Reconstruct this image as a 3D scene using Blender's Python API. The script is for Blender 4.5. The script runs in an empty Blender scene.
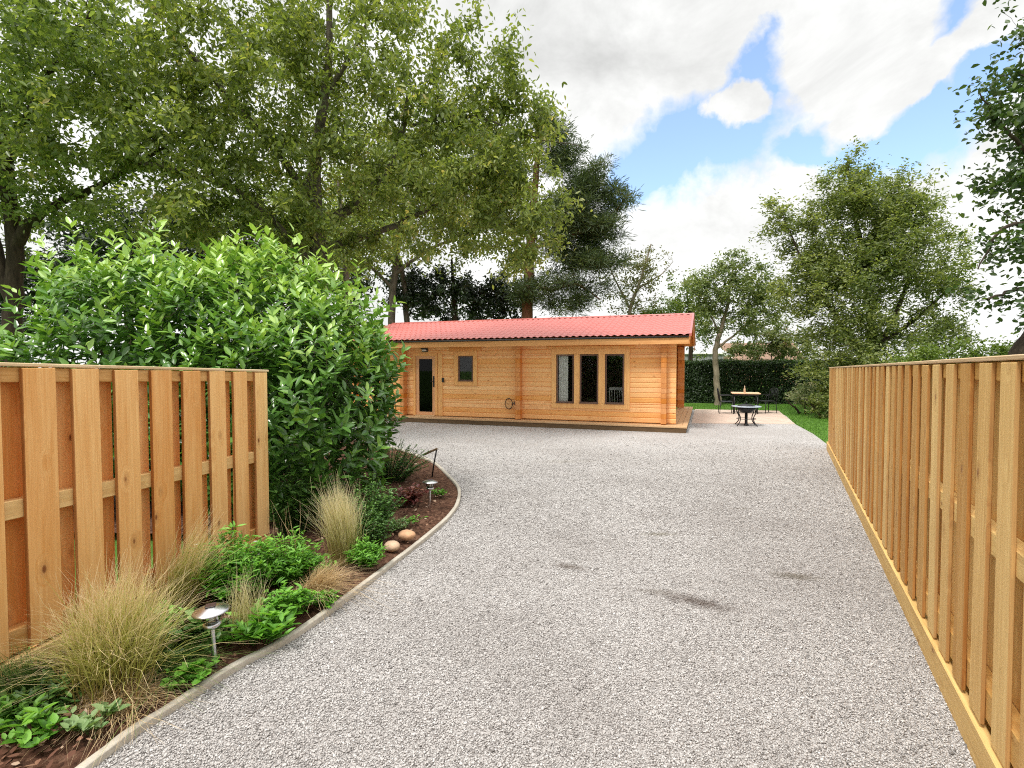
import bpy, bmesh, math, random
import numpy as np
from mathutils import Vector, Matrix
R = math.radians
rng = np.random.default_rng(7)
random.seed(7)
sc = bpy.context.scene
COL = sc.collection

# ------------------------------------------------------------------ helpers
def link(o, parent=None):
    COL.objects.link(o)
    if parent is not None: o.parent = parent
    return o
def tag(o, label=None, cat=None, group=None, kind=None):
    if label: o['label'] = label
    if cat: o['category'] = cat
    if group: o['group'] = group
    if kind: o['kind'] = kind
    return o
def empty(name, loc, rz=0.0, label=None, cat=None, group=None):
    o = bpy.data.objects.new(name, None); o.empty_display_size = .1
    o.location = loc; o.rotation_euler = (0, 0, rz)
    return tag(link(o), label, cat, group)
def npmesh(name, V, Fs, mat, parent=None, rnd=None, smooth=False, uvw=None):
    """one mesh object from numpy vertices and a list of (n,k) face arrays; rnd = one value per vertex"""
    me = bpy.data.meshes.new(name)
    V = np.ascontiguousarray(V, dtype=np.float32)
    me.vertices.add(len(V)); me.vertices.foreach_set('co', V.ravel())
    if not isinstance(Fs, list): Fs = [Fs]
    loops = np.concatenate([f.ravel() for f in Fs]).astype(np.int32)
    tot = np.concatenate([np.full(len(f), f.shape[1], dtype=np.int32) for f in Fs])
    start = np.concatenate([[0], np.cumsum(tot)[:-1]]).astype(np.int32)
    me.loops.add(len(loops)); me.loops.foreach_set('vertex_index', loops)
    me.polygons.add(len(tot)); me.polygons.foreach_set('loop_start', start)
    try: me.polygons.foreach_set('loop_total', tot)
    except Exception: pass
    if smooth: me.polygons.foreach_set('use_smooth', np.ones(len(tot), dtype=bool))
    if rnd is not None:
        a = me.attributes.new('rnd', 'FLOAT', 'POINT'); a.data.foreach_set('value', np.ascontiguousarray(rnd, dtype=np.float32))
    if uvw is not None:
        a = me.attributes.new('along', 'FLOAT', 'POINT'); a.data.foreach_set('value', np.ascontiguousarray(uvw, dtype=np.float32))
    me.update(calc_edges=True); me.validate()
    if mat: me.materials.append(mat)
    return link(bpy.data.objects.new(name, me), parent)

class MB:
    """collects simple shapes in one bmesh, then links them as ONE object"""
    def __init__(s): s.b = bmesh.new()
    def box(s, c, d, bev=0.0, rot=None):
        r = bmesh.ops.create_cube(s.b, size=1.0); vs = r['verts']
        bmesh.ops.scale(s.b, vec=d, verts=vs)
        if bev > 0:
            es = list({e for v in vs for e in v.link_edges})
            q = bmesh.ops.bevel(s.b, geom=es, offset=bev, segments=1, affect='EDGES', profile=.5)
            vs = list({v for f in q['faces'] for v in f.verts} | {v for v in vs if v.is_valid})
        if rot is not None: bmesh.ops.rotate(s.b, cent=(0, 0, 0), matrix=rot, verts=vs)
        bmesh.ops.translate(s.b, vec=c, verts=vs); return s
    def span(s, a, b, bev=0.0):
        a = Vector(a); b = Vector(b); return s.box((a+b)/2, [abs(x) for x in (b-a)], bev)
    def tube(s, pts, rad, n=8, cap=True):
        pts = [Vector(p) for p in pts]; m = len(pts)
        if not hasattr(rad, '__len__'): rad = [rad]*m
        rings = []; side = None
        for i, p in enumerate(pts):
            t = (pts[min(i+1, m-1)]-pts[max(i-1, 0)]).normalized()
            if side is None: side = t.orthogonal().normalized()
            side = (side - t*side.dot(t)).normalized(); o = t.cross(side)
            rings.append([s.b.verts.new(p+(side*math.cos(a)+o*math.sin(a))*rad[i]) for a in [2*math.pi*k/n for k in range(n)]])
        for a, b in zip(rings, rings[1:]):
            for k in range(n):
                f = s.b.faces.new((a[k], a[(k+1) % n], b[(k+1) % n], b[k])); f.smooth = n > 4
        if cap:
            s.b.faces.new(rings[0][::-1]); s.b.faces.new(rings[-1])
        return s
    def lathe(s, prof, c=(0, 0, 0), n=24, smooth=True):
        c = Vector(c); rings = []
        for r, z in prof:
            if r < 1e-5: rings.append([s.b.verts.new(c+Vector((0, 0, z)))])
            else: rings.append([s.b.verts.new(c+Vector((r*math.cos(2*math.pi*k/n), r*math.sin(2*math.pi*k/n), z))) for k in range(n)])
        for a, b in zip(rings, rings[1:]):
            for k in range(n):
                q = [a[k % len(a)], a[(k+1) % len(a)], b[(k+1) % len(b)], b[k % len(b)]]
                q = list(dict.fromkeys(q))
                if len(q) > 2:
                    f = s.b.faces.new(q); f.smooth = smooth
        return s
    def prism(s, poly, axis, a, b):
        """poly of 2-D points extruded along an axis"""
        def P(p, t): return {'x': (t, p[0], p[1]), 'y': (p[0], t, p[1]), 'z': (p[0], p[1], t)}[axis]
        A = [s.b.verts.new(P(p, a)) for p in poly]; B = [s.b.verts.new(P(p, b)) for p in poly]
        n = len(poly)
        s.b.faces.new(A); s.b.faces.new(B[::-1])
        for k in range(n): s.b.faces.new((A[k], B[k], B[(k+1) % n], A[(k+1) % n]))
        return s
    def build(s, name, mat, parent=None, loc=None):
        bmesh.ops.recalc_face_normals(s.b, faces=s.b.faces)
        me = bpy.data.meshes.new(name); s.b.to_mesh(me); s.b.free()
        me.materials.append(mat)
        o = link(bpy.data.objects.new(name, me), parent)
        if loc is not None: o.location = loc
        return o

# ------------------------------------------------------------------ materials
class NT:
    def __init__(s, name):
        s.m = bpy.data.materials.new(name); s.m.use_nodes = True
        s.t = s.m.node_tree; s.t.nodes.clear()
        s.out = s.t.nodes.new('ShaderNodeOutputMaterial')
    def n(s, ty, **kw):
        x = s.t.nodes.new(ty)
        for k, v in kw.items(): setattr(x, k, v)
        return x
    def put(s, sock, v):
        if hasattr(v, 'is_linked') or hasattr(v, 'links'): s.t.links.new(v, sock)
        elif v is not None: sock.default_value = v
    def math(s, op, a, b=None, c=None, clamp=False):
        x = s.n('ShaderNodeMath', operation=op, use_clamp=clamp)
        for i, v in enumerate((a, b, c)):
            if v is not None: s.put(x.inputs[i], v)
        return x.outputs[0]
    def vmath(s, op, a, b=None):
        x = s.n('ShaderNodeVectorMath', operation=op)
        s.put(x.inputs[0], a)
        if b is not None: s.put(x.inputs[1], b)
        return x.outputs[0]
    def coord(s, which='Object'): return s.n('ShaderNodeTexCoord').outputs[which]
    def mapping(s, v, scale=(1, 1, 1), loc=(0, 0, 0), rot=(0, 0, 0)):
        x = s.n('ShaderNodeMapping'); s.t.links.new(v, x.inputs[0])
        x.inputs['Scale'].default_value = scale; x.inputs['Location'].default_value = loc; x.inputs['Rotation'].default_value = rot
        return x.outputs[0]
    def noise(s, v, scale=1, detail=4, rough=.55, dist=0, out='Fac'):
        x = s.n('ShaderNodeTexNoise'); s.put(x.inputs['Vector'], v)
        x.inputs['Scale'].default_value = scale; x.inputs['Detail'].default_value = detail
        x.inputs['Roughness'].default_value = rough; x.inputs['Distortion'].default_value = dist
        return x.outputs[out]
    def voro(s, v, scale=1, feature='F1', out='Distance', rnd=1):
        x = s.n('ShaderNodeTexVoronoi', feature=feature); s.put(x.inputs['Vector'], v)
        x.inputs['Scale'].default_value = scale; x.inputs['Randomness'].default_value = rnd
        return x.outputs[out]
    def ramp(s, f, stops, interp='LINEAR'):
        x = s.n('ShaderNodeValToRGB'); s.put(x.inputs[0], f); cr = x.color_ramp; cr.interpolation = interp
        while len(cr.elements) < len(stops): cr.elements.new(.5)
        for e, (p, c) in zip(cr.elements, stops):
            e.position = p; e.color = (*c, 1) if len(c) == 3 else c
        return x.outputs[0]
    def mix(s, f, a, b, mode='MIX'):
        x = s.n('ShaderNodeMix', data_type='RGBA', blend_type=mode)
        s.put(x.inputs['Factor'], f)
        for nm, v in (('A', a), ('B', b)):
            sk = [i for i in x.inputs if i.name == nm and i.type == 'RGBA'][0]
            s.put(sk, (*v, 1) if isinstance(v, tuple) and len(v) == 3 else v)
        return [o for o in x.outputs if o.type == 'RGBA'][0]
    def bump(s, h, strength=.3, dist=.01):
        x = s.n('ShaderNodeBump'); s.t.links.new(h, x.inputs['Height'])
        x.inputs['Strength'].default_value = strength; x.inputs['Distance'].default_value = dist
        return x.outputs[0]
    def bsdf(s, color, rough=.6, spec=.5, metal=0, normal=None, **kw):
        x = s.n('ShaderNodeBsdfPrincipled')
        s.put(x.inputs['Base Color'], (*color, 1) if isinstance(color, tuple) and len(color) == 3 else color)
        s.put(x.inputs['Roughness'], rough); s.put(x.inputs['Metallic'], metal); s.put(x.inputs['Specular IOR Level'], spec)
        if normal is not None: s.t.links.new(normal, x.inputs['Normal'])
        for k, v in kw.items(): s.put(x.inputs[k], v)
        return x.outputs[0]
    def done(s, sh):
        s.t.links.new(sh, s.out.inputs[0]); return s.m

def wood(name, dark, light, knot, axis='z', knot_amt=.9, rough=.65, course=None, grain=.10, vary=.28, damp=0.0):
    q = NT(name)
    rn = q.n('ShaderNodeObjectInfo').outputs['Random']
    off = q.n('ShaderNodeCombineXYZ'); q.put(off.inputs[0], q.math('MULTIPLY', rn, 37.0)); q.put(off.inputs[1], q.math('MULTIPLY', rn, 11.0)); q.put(off.inputs[2], q.math('MULTIPLY', rn, 53.0))
    raw = q.coord('Object')
    co = q.vmath('ADD', raw, off.outputs[0])
    def sc3(a, l): return {'z': (a, a, l), 'x': (l, a, a), 'y': (a, l, a)}[axis]
    tone = q.math('MULTIPLY', rn, 1.0)
    if course:
        sep = q.n('ShaderNodeSeparateXYZ'); q.put(sep.inputs[0], raw)
        idx = q.math('FLOOR', q.math('DIVIDE', q.math('SUBTRACT', sep.outputs[2], course[0]), course[1]))
        wn = q.n('ShaderNodeTexWhiteNoise', noise_dimensions='1D'); q.put(wn.inputs['W'], idx); tone = wn.outputs['Value']
        cc = q.n('ShaderNodeCombineXYZ'); q.put(cc.inputs[0], q.math('MULTIPLY', tone, 91.0)); co = q.vmath('ADD', co, cc.outputs[0])
    warp = q.noise(q.mapping(co, sc3(14, 5)), 1, 3)
    kd = q.math('ADD', q.voro(q.mapping(co, sc3(6.4, 3.3)), 1), q.math('MULTIPLY', q.math('SUBTRACT', warp, .5), .05))
    swirl = q.n('ShaderNodeCombineXYZ'); sv = q.math('MULTIPLY', q.ramp(kd, [(.0, (1, 1, 1)), (.35, (0, 0, 0))]), 1.6)
    for i in range(3): q.put(swirl.inputs[i], sv)
    g = q.noise(q.vmath('ADD', q.mapping(co, sc3(62, 1.6)), swirl.outputs[0]), 1, 5, .62, .7)
    fine = q.noise(q.mapping(co, sc3(190, 5)), 1, 3, .6)
    broad = q.noise(q.vmath('ADD', q.mapping(co, sc3(10, .7)), swirl.outputs[0]), 1, 4, .55, .9)
    f = q.math('ADD', q.math('ADD', q.math('MULTIPLY', g, .45), q.math('MULTIPLY', fine, .2)), q.math('MULTIPLY', broad, .4))
    c = q.ramp(f, [(.40, dark), (.53, tuple((x+y)/2 for x, y in zip(dark, light))), (.64, light)])
    val = q.math('ADD', q.math('MULTIPLY', tone, vary), 1.0-vary/2)
    hs = q.n('ShaderNodeHueSaturation'); q.put(hs.inputs['Color'], c); q.put(hs.inputs['Value'], val)
    q.put(hs.inputs['Hue'], q.math('ADD', q.math('MULTIPLY', tone, .018 if not course else .006), .491 if not course else .497)); q.put(hs.inputs['Saturation'], q.math('SUBTRACT', 1.08, q.math('MULTIPLY', tone, .16)))
    c = hs.outputs[0]
    kn = q.ramp(kd, [(.035, (1, 1, 1)), (.065, (.75, .75, .75)), (.085, (.28, .28, .28)), (.20, (0, 0, 0))])
    c = q.mix(q.math('MULTIPLY', kn, knot_amt), c, knot)
    if damp:
        st = q.ramp(q.noise(q.mapping(co, sc3(2.5, 1.0)), 1, 4, .6), [(.52, (0, 0, 0)), (.72, (1, 1, 1))])
        c = q.mix(q.math('MULTIPLY', st, damp), c, tuple(x*.55 for x in dark))
    return q.done(q.bsdf(c, rough, .35, normal=q.bump(g, grain*3, .004)))

def leafmat(name, stops, rough=.45, trans=.35, spec=.5, attr='rnd', tcol=1.35, gain=1.5):
    q = NT(name); stops = [(p, tuple(min(.9, x*gain) for x in c)) for p, c in stops]
    a = q.n('ShaderNodeAttribute', attribute_name=attr).outputs['Fac']
    c = q.ramp(a, stops)
    p = q.bsdf(c, rough, spec)
    tr = q.n('ShaderNodeBsdfTranslucent')
    tc = q.mix(1.0, c, (tcol, tcol, .55), 'MULTIPLY'); q.put(tr.inputs[0], tc)
    mx = q.n('ShaderNodeMixShader'); mx.inputs[0].default_value = trans
    q.t.links.new(p, mx.inputs[1]); q.t.links.new(tr.outputs[0], mx.inputs[2])
    return q.done(mx.outputs[0])

def plain(name, col, rough=.6, metal=0, spec=.5, nz=.12, nscale=30, bump=.1, **kw):
    q = NT(name); co = q.coord('Object')
    n = q.noise(co, nscale, 4, .6)
    c = q.mix(q.ramp(n, [(.3, (0, 0, 0)), (.7, (1, 1, 1))]), tuple(x*(1-nz) for x in col), tuple(min(1, x*(1+nz)) for x in col))
    return q.done(q.bsdf(c, rough, spec, metal, q.bump(n, bump, .003), **kw))

def bark(name, a, b, sc_=(9, 9, 2.2)):
    q = NT(name); co = q.coord('Object')
    n = q.noise(q.mapping(co, sc_), 1.6, 6, .65, .5)
    c = q.ramp(n, [(.3, a), (.7, b)])
    return q.done(q.bsdf(c, .9, .2, normal=q.bump(n, .8, .03)))

M = {}
M['wood_left'] = wood('orange_fence_timber', (.74, .365, .115), (.92, .56, .235), (.20, .055, .012), 'z', .95, vary=.26)
M['wood_left_rail'] = wood('pale_fence_rail', (.55, .29, .09), (.74, .46, .19), (.25, .09, .02), 'y', .8)
M['wood_right'] = wood('yellow_fence_timber', (.55, .30, .085), (.78, .50, .19), (.26, .10, .03), 'z', .95, vary=.38)
M['wood_right_rail'] = wood('yellow_fence_rail', (.55, .31, .09), (.76, .49, .18), (.26, .10, .03), 'y', .8)
M['edge_left'] = wood('darker_orange_edge', (.33, .125, .032), (.50, .22, .07), (.12, .04, .01), 'z', .6)
M['edge_right'] = wood('darker_yellow_edge', (.36, .165, .048), (.53, .29, .095), (.14, .05, .015), 'z', .6)
M['wood_cap'] = wood('fence_cap_timber', (.55, .38, .20), (.80, .62, .40), (.3, .15, .06), 'y', .5)
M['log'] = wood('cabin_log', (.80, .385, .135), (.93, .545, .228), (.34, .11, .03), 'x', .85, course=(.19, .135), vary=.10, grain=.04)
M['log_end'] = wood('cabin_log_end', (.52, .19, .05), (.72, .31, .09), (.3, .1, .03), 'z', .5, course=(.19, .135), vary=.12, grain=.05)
M['trim'] = wood('cabin_trim', (.68, .295, .085), (.86, .45, .155), (.3, .1, .03), 'z', .6, vary=.12, grain=.05)
M['fascia'] = wood('cabin_fascia', (.62, .27, .09), (.82, .43, .17), (.35, .12, .04), 'x', .7, vary=.1, grain=.05)
M['door_wood'] = wood('cabin_door_wood', (.62, .33, .16), (.80, .48, .26), (.4, .2, .1), 'z', .3, vary=.1, grain=.04)
M['deck'] = wood('deck_timber', (.50, .32, .16), (.70, .50, .29), (.25, .12, .05), 'x', .4, vary=.2)
M['sleeper'] = wood('dark_sleeper_timber', (.085, .045, .020), (.17, .095, .042), (.08, .04, .02), 'x', .5, vary=.2)
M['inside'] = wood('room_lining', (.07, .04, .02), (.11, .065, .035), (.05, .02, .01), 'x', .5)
M['table_wood'] = wood('table_timber', (.60, .34, .20), (.78, .48, .30), (.3, .12, .05), 'x', .4)
def roofmat():
    q = NT('red_roof_sheet'); co = q.coord('Object')
    n = q.noise(co, 2.2, 5, .6); n2 = q.noise(co, 40, 3)
    c = q.mix(n, (.48, .085, .068), (.57, .15, .125))
    c = q.mix(q.ramp(n2, [(.55, (0, 0, 0)), (.8, (1, 1, 1))]), c, (.55, .18, .16))
    return q.done(q.bsdf(c, .42, .6, normal=q.bump(n2, .05, .002), **{'Coat Weight': .5, 'Coat Roughness': .3}))
M['roof'] = roofmat()
M['eave_strip'] = plain('black_eave_strip', (.012, .012, .013), .4)
M['frame_dark'] = plain('dark_window_frame', (.16, .085, .06), .45)
M['black'] = plain('black_metal', (.018, .018, .020), .4, .3)
M['steel'] = plain('brushed_steel', (.62, .62, .64), .28, 1.0, nz=.06, nscale=80, bump=.03)
M['cell'] = plain('solar_cell', (.045, .03, .035), .15)
M['curtain'] = plain('white_curtain', (.80, .79, .76), .9, nz=.04)
M['white_item'] = plain('white_paint', (.75, .74, .70), .5, nz=.05)
M['tile'] = plain('pale_blue_mosaic', (.42, .47, .55), .3, nz=.3, nscale=60)
M['stone'] = plain('orange_boulder', (.52, .30, .17), .85, nz=.3, nscale=9, bump=.5)
M['stone_pale'] = plain('tan_boulder', (.52, .37, .25), .85, nz=.3, nscale=9, bump=.5)
def glass(name, tint, refl=1.5):
    q = NT(name)
    fr = q.n('ShaderNodeFresnel'); fr.inputs[0].default_value = refl
    tr = q.n('ShaderNodeBsdfTransparent'); tr.inputs[0].default_value = (*tint, 1)
    gl = q.n('ShaderNodeBsdfGlossy'); gl.inputs['Roughness'].default_value = .02
    mx = q.n('ShaderNodeMixShader'); q.t.links.new(fr.outputs[0], mx.inputs[0]); q.t.links.new(tr.outputs[0], mx.inputs[1]); q.t.links.new(gl.outputs[0], mx.inputs[2])
    return q.done(mx.outputs[0])
M['glass'] = glass('window_glass', (.94, .95, .94), 1.36)
M['dark_glass'] = glass('tinted_door_glass', (.35, .35, .34), 1.25)
M['clear'] = glass('clear_plastic', (.93, .95, .95), 1.3)

def gravel_colors(q, f):
    return q.ramp(f, [(0, (.10, .091, .085)), (.15, (.26, .243, .233)), (.36, (.455, .433, .419)), (.70, (.565, .541, .525)), (1, (.74, .725, .71))])
def scuffed(q, c):
    # worn scuffs and damp leaf marks lying on the drive
    geo = q.coord('Object'); nz = q.math('MULTIPLY', q.math('SUBTRACT', q.noise(geo, 14, 4, .7), .5), 1.5)
    for (x, y, rx, ry, a, col, s) in SCUFFS:
        m = q.mapping(q.mapping(q.vmath('SUBTRACT', geo, (x, y, 0)), (1, 1, 1), rot=(0, 0, -a)), (1/rx, 1/ry, 0))
        ln = q.n('ShaderNodeVectorMath', operation='LENGTH'); q.put(ln.inputs[0], m)
        c = q.mix(q.math('MULTIPLY', q.ramp(q.math('ADD', ln.outputs['Value'], nz), [(.2, (1, 1, 1)), (1.0, (0, 0, 0))]), s), c, col)
    return c
def gravelmat():
    q = NT('grey_gravel'); co = q.coord('Object')
    w = q.noise(co, 60, 2, .5, out='Color')
    v = q.vmath('ADD', co, q.vmath('SCALE', w)); v = co
    cell = q.voro(v, 95, 'F1', 'Color'); d = q.voro(v, 95, 'F1', 'Distance')
    cell2 = q.voro(v, 120, 'F1', 'Color')
    s1 = q.n('ShaderNodeSeparateColor'); q.put(s1.inputs[0], cell)
    s2 = q.n('ShaderNodeSeparateColor'); q.put(s2.inputs[0], cell2)
    f = q.math('ADD', q.math('MULTIPLY', s1.outputs[0], .6), q.math('MULTIPLY', s2.outputs[1], .4))
    c = gravel_colors(q, f)
    big = q.noise(co, .55, 5, .6)
    c = q.mix(q.ramp(big, [(.35, (0, 0, 0)), (.7, (.45, .45, .45))]), c, (.30, .27, .25))
    c = scuffed(q, c)
    h = q.math('MULTIPLY', d, -1.0)
    return q.done(q.bsdf(c, .85, .25, normal=q.bump(h, .9, .012)))
SCUFFS = [(1.34, 3.78, .36, .12, -.56, (.11, .08, .065), .75), (.49, 4.46, .19, .08, -.4, (.15, .12, .10), .75), (2.30, 4.25, .24, .10, -.2, (.15, .125, .085), .65),
          (1.49, 5.33, .22, .08, .1, (.19, .165, .11), .6), (1.1, 3.95, .16, .06, -.2, (.2, .17, .14), .5), (2.6, 3.0, .5, .25, .5, (.33, .30, .29), .45), (1.0, 9.5, .7, .2, .1, (.36, .33, .29), .4), (2.75, 6.3, .18, .05, .1, (.2, .17, .14), .5)]
M['gravel'] = gravelmat()
def chipmat():
    q = NT('gravel_chip'); a = q.n('ShaderNodeAttribute', attribute_name='rnd').outputs['Fac']
    c = gravel_colors(q, a); n = q.noise(q.coord('Object'), 120, 3)
    big = q.noise(q.coord('Object'), .55, 5, .6)
    c = q.mix(q.math('MULTIPLY', n, .3), c, (.42, .40, .39)); c = q.mix(q.ramp(big, [(.40, (0, 0, 0)), (.68, (.40, .40, .40))]), c, (.24, .215, .20)); c = scuffed(q, c)
    return q.done(q.bsdf(c, .8, .3))
M['chip'] = chipmat()
def soilmat():
    q = NT('bark_soil'); co = q.coord('Object')
    n = q.noise(co, 26, 6, .7); v = q.voro(q.mapping(co, (45, 25, 30)), 1, out='Color')
    s = q.n('ShaderNodeSeparateColor'); q.put(s.inputs[0], v)
    c = q.ramp(q.math('ADD', q.math('MULTIPLY', n, .6), q.math('MULTIPLY', s.outputs[0], .4)), [(.25, (.045, .022, .014)), (.5, (.115, .055, .034)), (.8, (.22, .125, .08))])
    return q.done(q.bsdf(c, .95, .15, normal=q.bump(n, 1.0, .03)))
M['soil'] = soilmat()
def lawnmat():
    q = NT('lawn_grass'); co = q.coord('Object')
    n = q.noise(co, 1.4, 6, .65); n2 = q.noise(co, 55, 4, .7)
    c = q.ramp(q.math('ADD', q.math('MULTIPLY', n, .5), q.math('MULTIPLY', n2, .5)), [(.3, (.05, .12, .016)), (.7, (.13, .26, .04))])
    return q.done(q.bsdf(c, .9, .2, normal=q.bump(n2, .8, .03)))
M['lawn'] = lawnmat()
def pavemat():
    q = NT('pink_paving'); co = q.coord('Object')
    br = q.n('ShaderNodeTexBrick'); q.put(br.inputs['Vector'], co); br.offset = 0
    br.inputs['Scale'].default_value = 1; br.inputs['Brick Width'].default_value = .6; br.inputs['Row Height'].default_value = .6; br.inputs['Mortar Size'].default_value = .012
    br.inputs['Color1'].default_value = (.56, .42, .34, 1); br.inputs['Color2'].default_value = (.62, .49, .40, 1); br.inputs['Mortar'].default_value = (.3, .25, .2, 1)
    n = q.noise(co, 7, 5, .6); c = q.mix(q.math('MULTIPLY', n, .5), br.outputs[0], (.50, .40, .33))
    return q.done(q.bsdf(c, .85, .25, normal=q.bump(n, .2, .005)))
M['paving'] = pavemat()
def kerbmat():
    q = NT('weathered_edging'); co = q.coord('Object')
    n = q.noise(co, 30, 5, .7); n2 = q.noise(co, 3, 4, .6)
    c = q.ramp(q.math('ADD', q.math('MULTIPLY', n, .5), q.math('MULTIPLY', n2, .5)), [(.3, (.33, .29, .24)), (.7, (.58, .54, .46))])
    return q.done(q.bsdf(c, .9, .2, normal=q.bump(n, .5, .006)))
M['kerb'] = kerbmat()
M['bark_grey'] = bark('grey_bark', (.06, .048, .038), (.20, .17, .135))
M['bark_dark'] = bark('dark_bark', (.025, .018, .013), (.085, .062, .045))
M['bark_pine'] = bark('reddish_pine_bark', (.10, .045, .025), (.28, .14, .08))
M['bark_pale'] = bark('pale_bark', (.16, .13, .09), (.34, .29, .21))
M['leaf_cherry'] = leafmat('cherry_leaf', [(0, (.058, .080, .022)), (.5, (.130, .165, .044)), (.9, (.235, .255, .085)), (1, (.32, .26, .12))], .38, .50, .7, tcol=1.3, gain=1.85)
M['leaf_left'] = leafmat('lime_leaf', [(0, (.056, .082, .026)), (.5, (.125, .168, .052)), (1, (.22, .26, .09))], .4, .50, .7, tcol=1.3, gain=1.85)
M['leaf_wind'] = leafmat('windblown_leaf', [(0, (.045, .072, .016)), (.5, (.125, .155, .050)), (1, (.26, .28, .12))], .42, .48, .6, gain=1.6)
M['leaf_thin'] = leafmat('thin_tree_leaf', [(0, (.05, .08, .025)), (.5, (.12, .16, .05)), (1, (.26, .29, .13))], .45, .35)
M['leaf_sparse'] = leafmat('sparse_leaf', [(0, (.06, .06, .03)), (.5, (.11, .12, .05)), (1, (.20, .18, .09))], .55, .35)
M['needle'] = leafmat('pine_needle', [(0, (.026, .046, .018)), (.6, (.062, .090, .034)), (1, (.13, .16, .065))], .45, .25)
M['leaf_dark'] = leafmat('holly_leaf', [(0, (.008, .014, .007)), (.6, (.018, .030, .014)), (1, (.045, .070, .028))], .35, .15, gain=1.7)
M['leaf_right'] = leafmat('maple_leaf', [(0, (.022, .042, .014)), (.6, (.045, .080, .022)), (1, (.12, .17, .045))], .45, .30)
M['leaf_shrub'] = leafmat('olive_shrub_leaf', [(0, (.045, .080, .012)), (.5, (.10, .15, .028)), (1, (.19, .22, .055))], .5, .30)
M['leaf_blossom'] = leafmat('flowering_shrub_leaf', [(0, (.05, .075, .02)), (.6, (.12, .15, .05)), (.9, (.22, .20, .09)), (1, (.38, .24, .18))], .5, .30)
M['leaf_hedge'] = leafmat('clipped_hedge_leaf', [(0, (.010, .022, .007)), (.6, (.024, .048, .012)), (1, (.075, .14, .026))], .5, .22, gain=1.7)
M['leaf_lime'] = leafmat('bright_hedge_leaf', [(0, (.07, .12, .015)), (.5, (.14, .21, .03)), (1, (.24, .31, .06))], .5, .30, gain=1.05)
M['leaf_varieg'] = leafmat('variegated_leaf', [(0, (.06, .10, .03)), (.5, (.16, .20, .09)), (1, (.50, .45, .33))], .5, .25)
M['laurel'] = leafmat('laurel_leaf', [(0, (.036, .088, .018)), (.4, (.080, .180, .030)), (.75, (.155, .275, .046)), (1, (.28, .40, .10))], .27, .24, .7, tcol=1.2)
M['leaf_bright'] = leafmat('bright_plant_leaf', [(0, (.035, .11, .010)), (.5, (.085, .22, .022)), (1, (.18, .36, .05))], .45, .30)
M['leaf_grey'] = leafmat('grey_green_leaf', [(0, (.06, .12, .035)), (.5, (.14, .22, .08)), (1, (.26, .34, .16))], .55, .25)
M['leaf_red'] = leafmat('red_leaf', [(0, (.05, .016, .014)), (.6, (.13, .035, .03)), (1, (.24, .12, .09))], .4, .2)
M['leaf_small'] = leafmat('small_dark_leaf', [(0, (.020, .050, .010)), (.5, (.045, .105, .020)), (1, (.12, .22, .05))], .35, .2)
M['petal'] = leafmat('white_petal', [(0, (.7, .7, .72)), (1, (.85, .85, .85))], .6, .2, gain=1)
def grassmat(name, base, mid, tip):
    q = NT(name)
    al = q.n('ShaderNodeAttribute', attribute_name='along').outputs['Fac']; r = q.n('ShaderNodeAttribute', attribute_name='rnd').outputs['Fac']
    c = q.ramp(q.math('ADD', al, q.math('MULTIPLY', q.math('SUBTRACT', r, .5), .55)), [(.05, base), (.5, mid), (.95, tip)])
    p = q.bsdf(c, .5, .3); tr = q.n('ShaderNodeBsdfTranslucent'); q.put(tr.inputs[0], c)
    mx = q.n('ShaderNodeMixShader'); mx.inputs[0].default_value = .3
    q.t.links.new(p, mx.inputs[1]); q.t.links.new(tr.outputs[0], mx.inputs[2]); return q.done(mx.outputs[0])
M['g_feather'] = grassmat('feather_grass_blade', (.26, .20, .06), (.44, .47, .10), (.84, .66, .40))
M['g_straw'] = grassmat('straw_grass_blade', (.30, .20, .08), (.58, .41, .20), (.80, .62, .38))
M['g_pale'] = grassmat('pale_grass_blade', (.26, .20, .06), (.46, .44, .15), (.85, .76, .48))
M['g_green'] = grassmat('green_grass_blade', (.03, .07, .015), (.075, .16, .03), (.20, .28, .07))
M['g_lawn'] = grassmat('lawn_blade', (.05, .13, .015), (.13, .30, .03), (.22, .42, .06))

# ------------------------------------------------------------------ foliage tools
def unit(a): return a/np.maximum(np.linalg.norm(a, axis=1, keepdims=True), 1e-9)
def leaf_arrays(P, A, N, L, W, fold=.25, droop=.12):
    n = len(P); A = unit(A); N = unit(N - A*np.sum(A*N, axis=1, keepdims=True)); S = np.cross(N, A)
    L = np.broadcast_to(L, (n,))[:, None]; W = np.broadcast_to(W, (n,))[:, None]
    def v(t, w, d): return P + A*L*t + S*W*w + N*(W*abs(w)*2*fold*.5 - L*d)
    V = np.stack([v(0, 0, 0), v(.35, .5, droop*.12), v(.75, .34, droop*.55), v(1, 0, droop), v(.75, -.34, droop*.55), v(.35, -.5, droop*.12)], 1)
    F = (np.arange(n)*6)[:, None]
    F = np.concatenate([F+np.array([[0, 1, 2, 3]]), F+np.array([[0, 3, 4, 5]])])
    return V.reshape(-1, 3), F
def build_leaves(name, mat, parent, P, A, N, L, W, rnd, fold=.25, droop=.12, smooth=False):
    V, F = leaf_arrays(P, A, N, L, W, fold, droop)
    return npmesh(name, V, F, mat, parent, rnd=np.repeat(rnd, 6), smooth=smooth)
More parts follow.
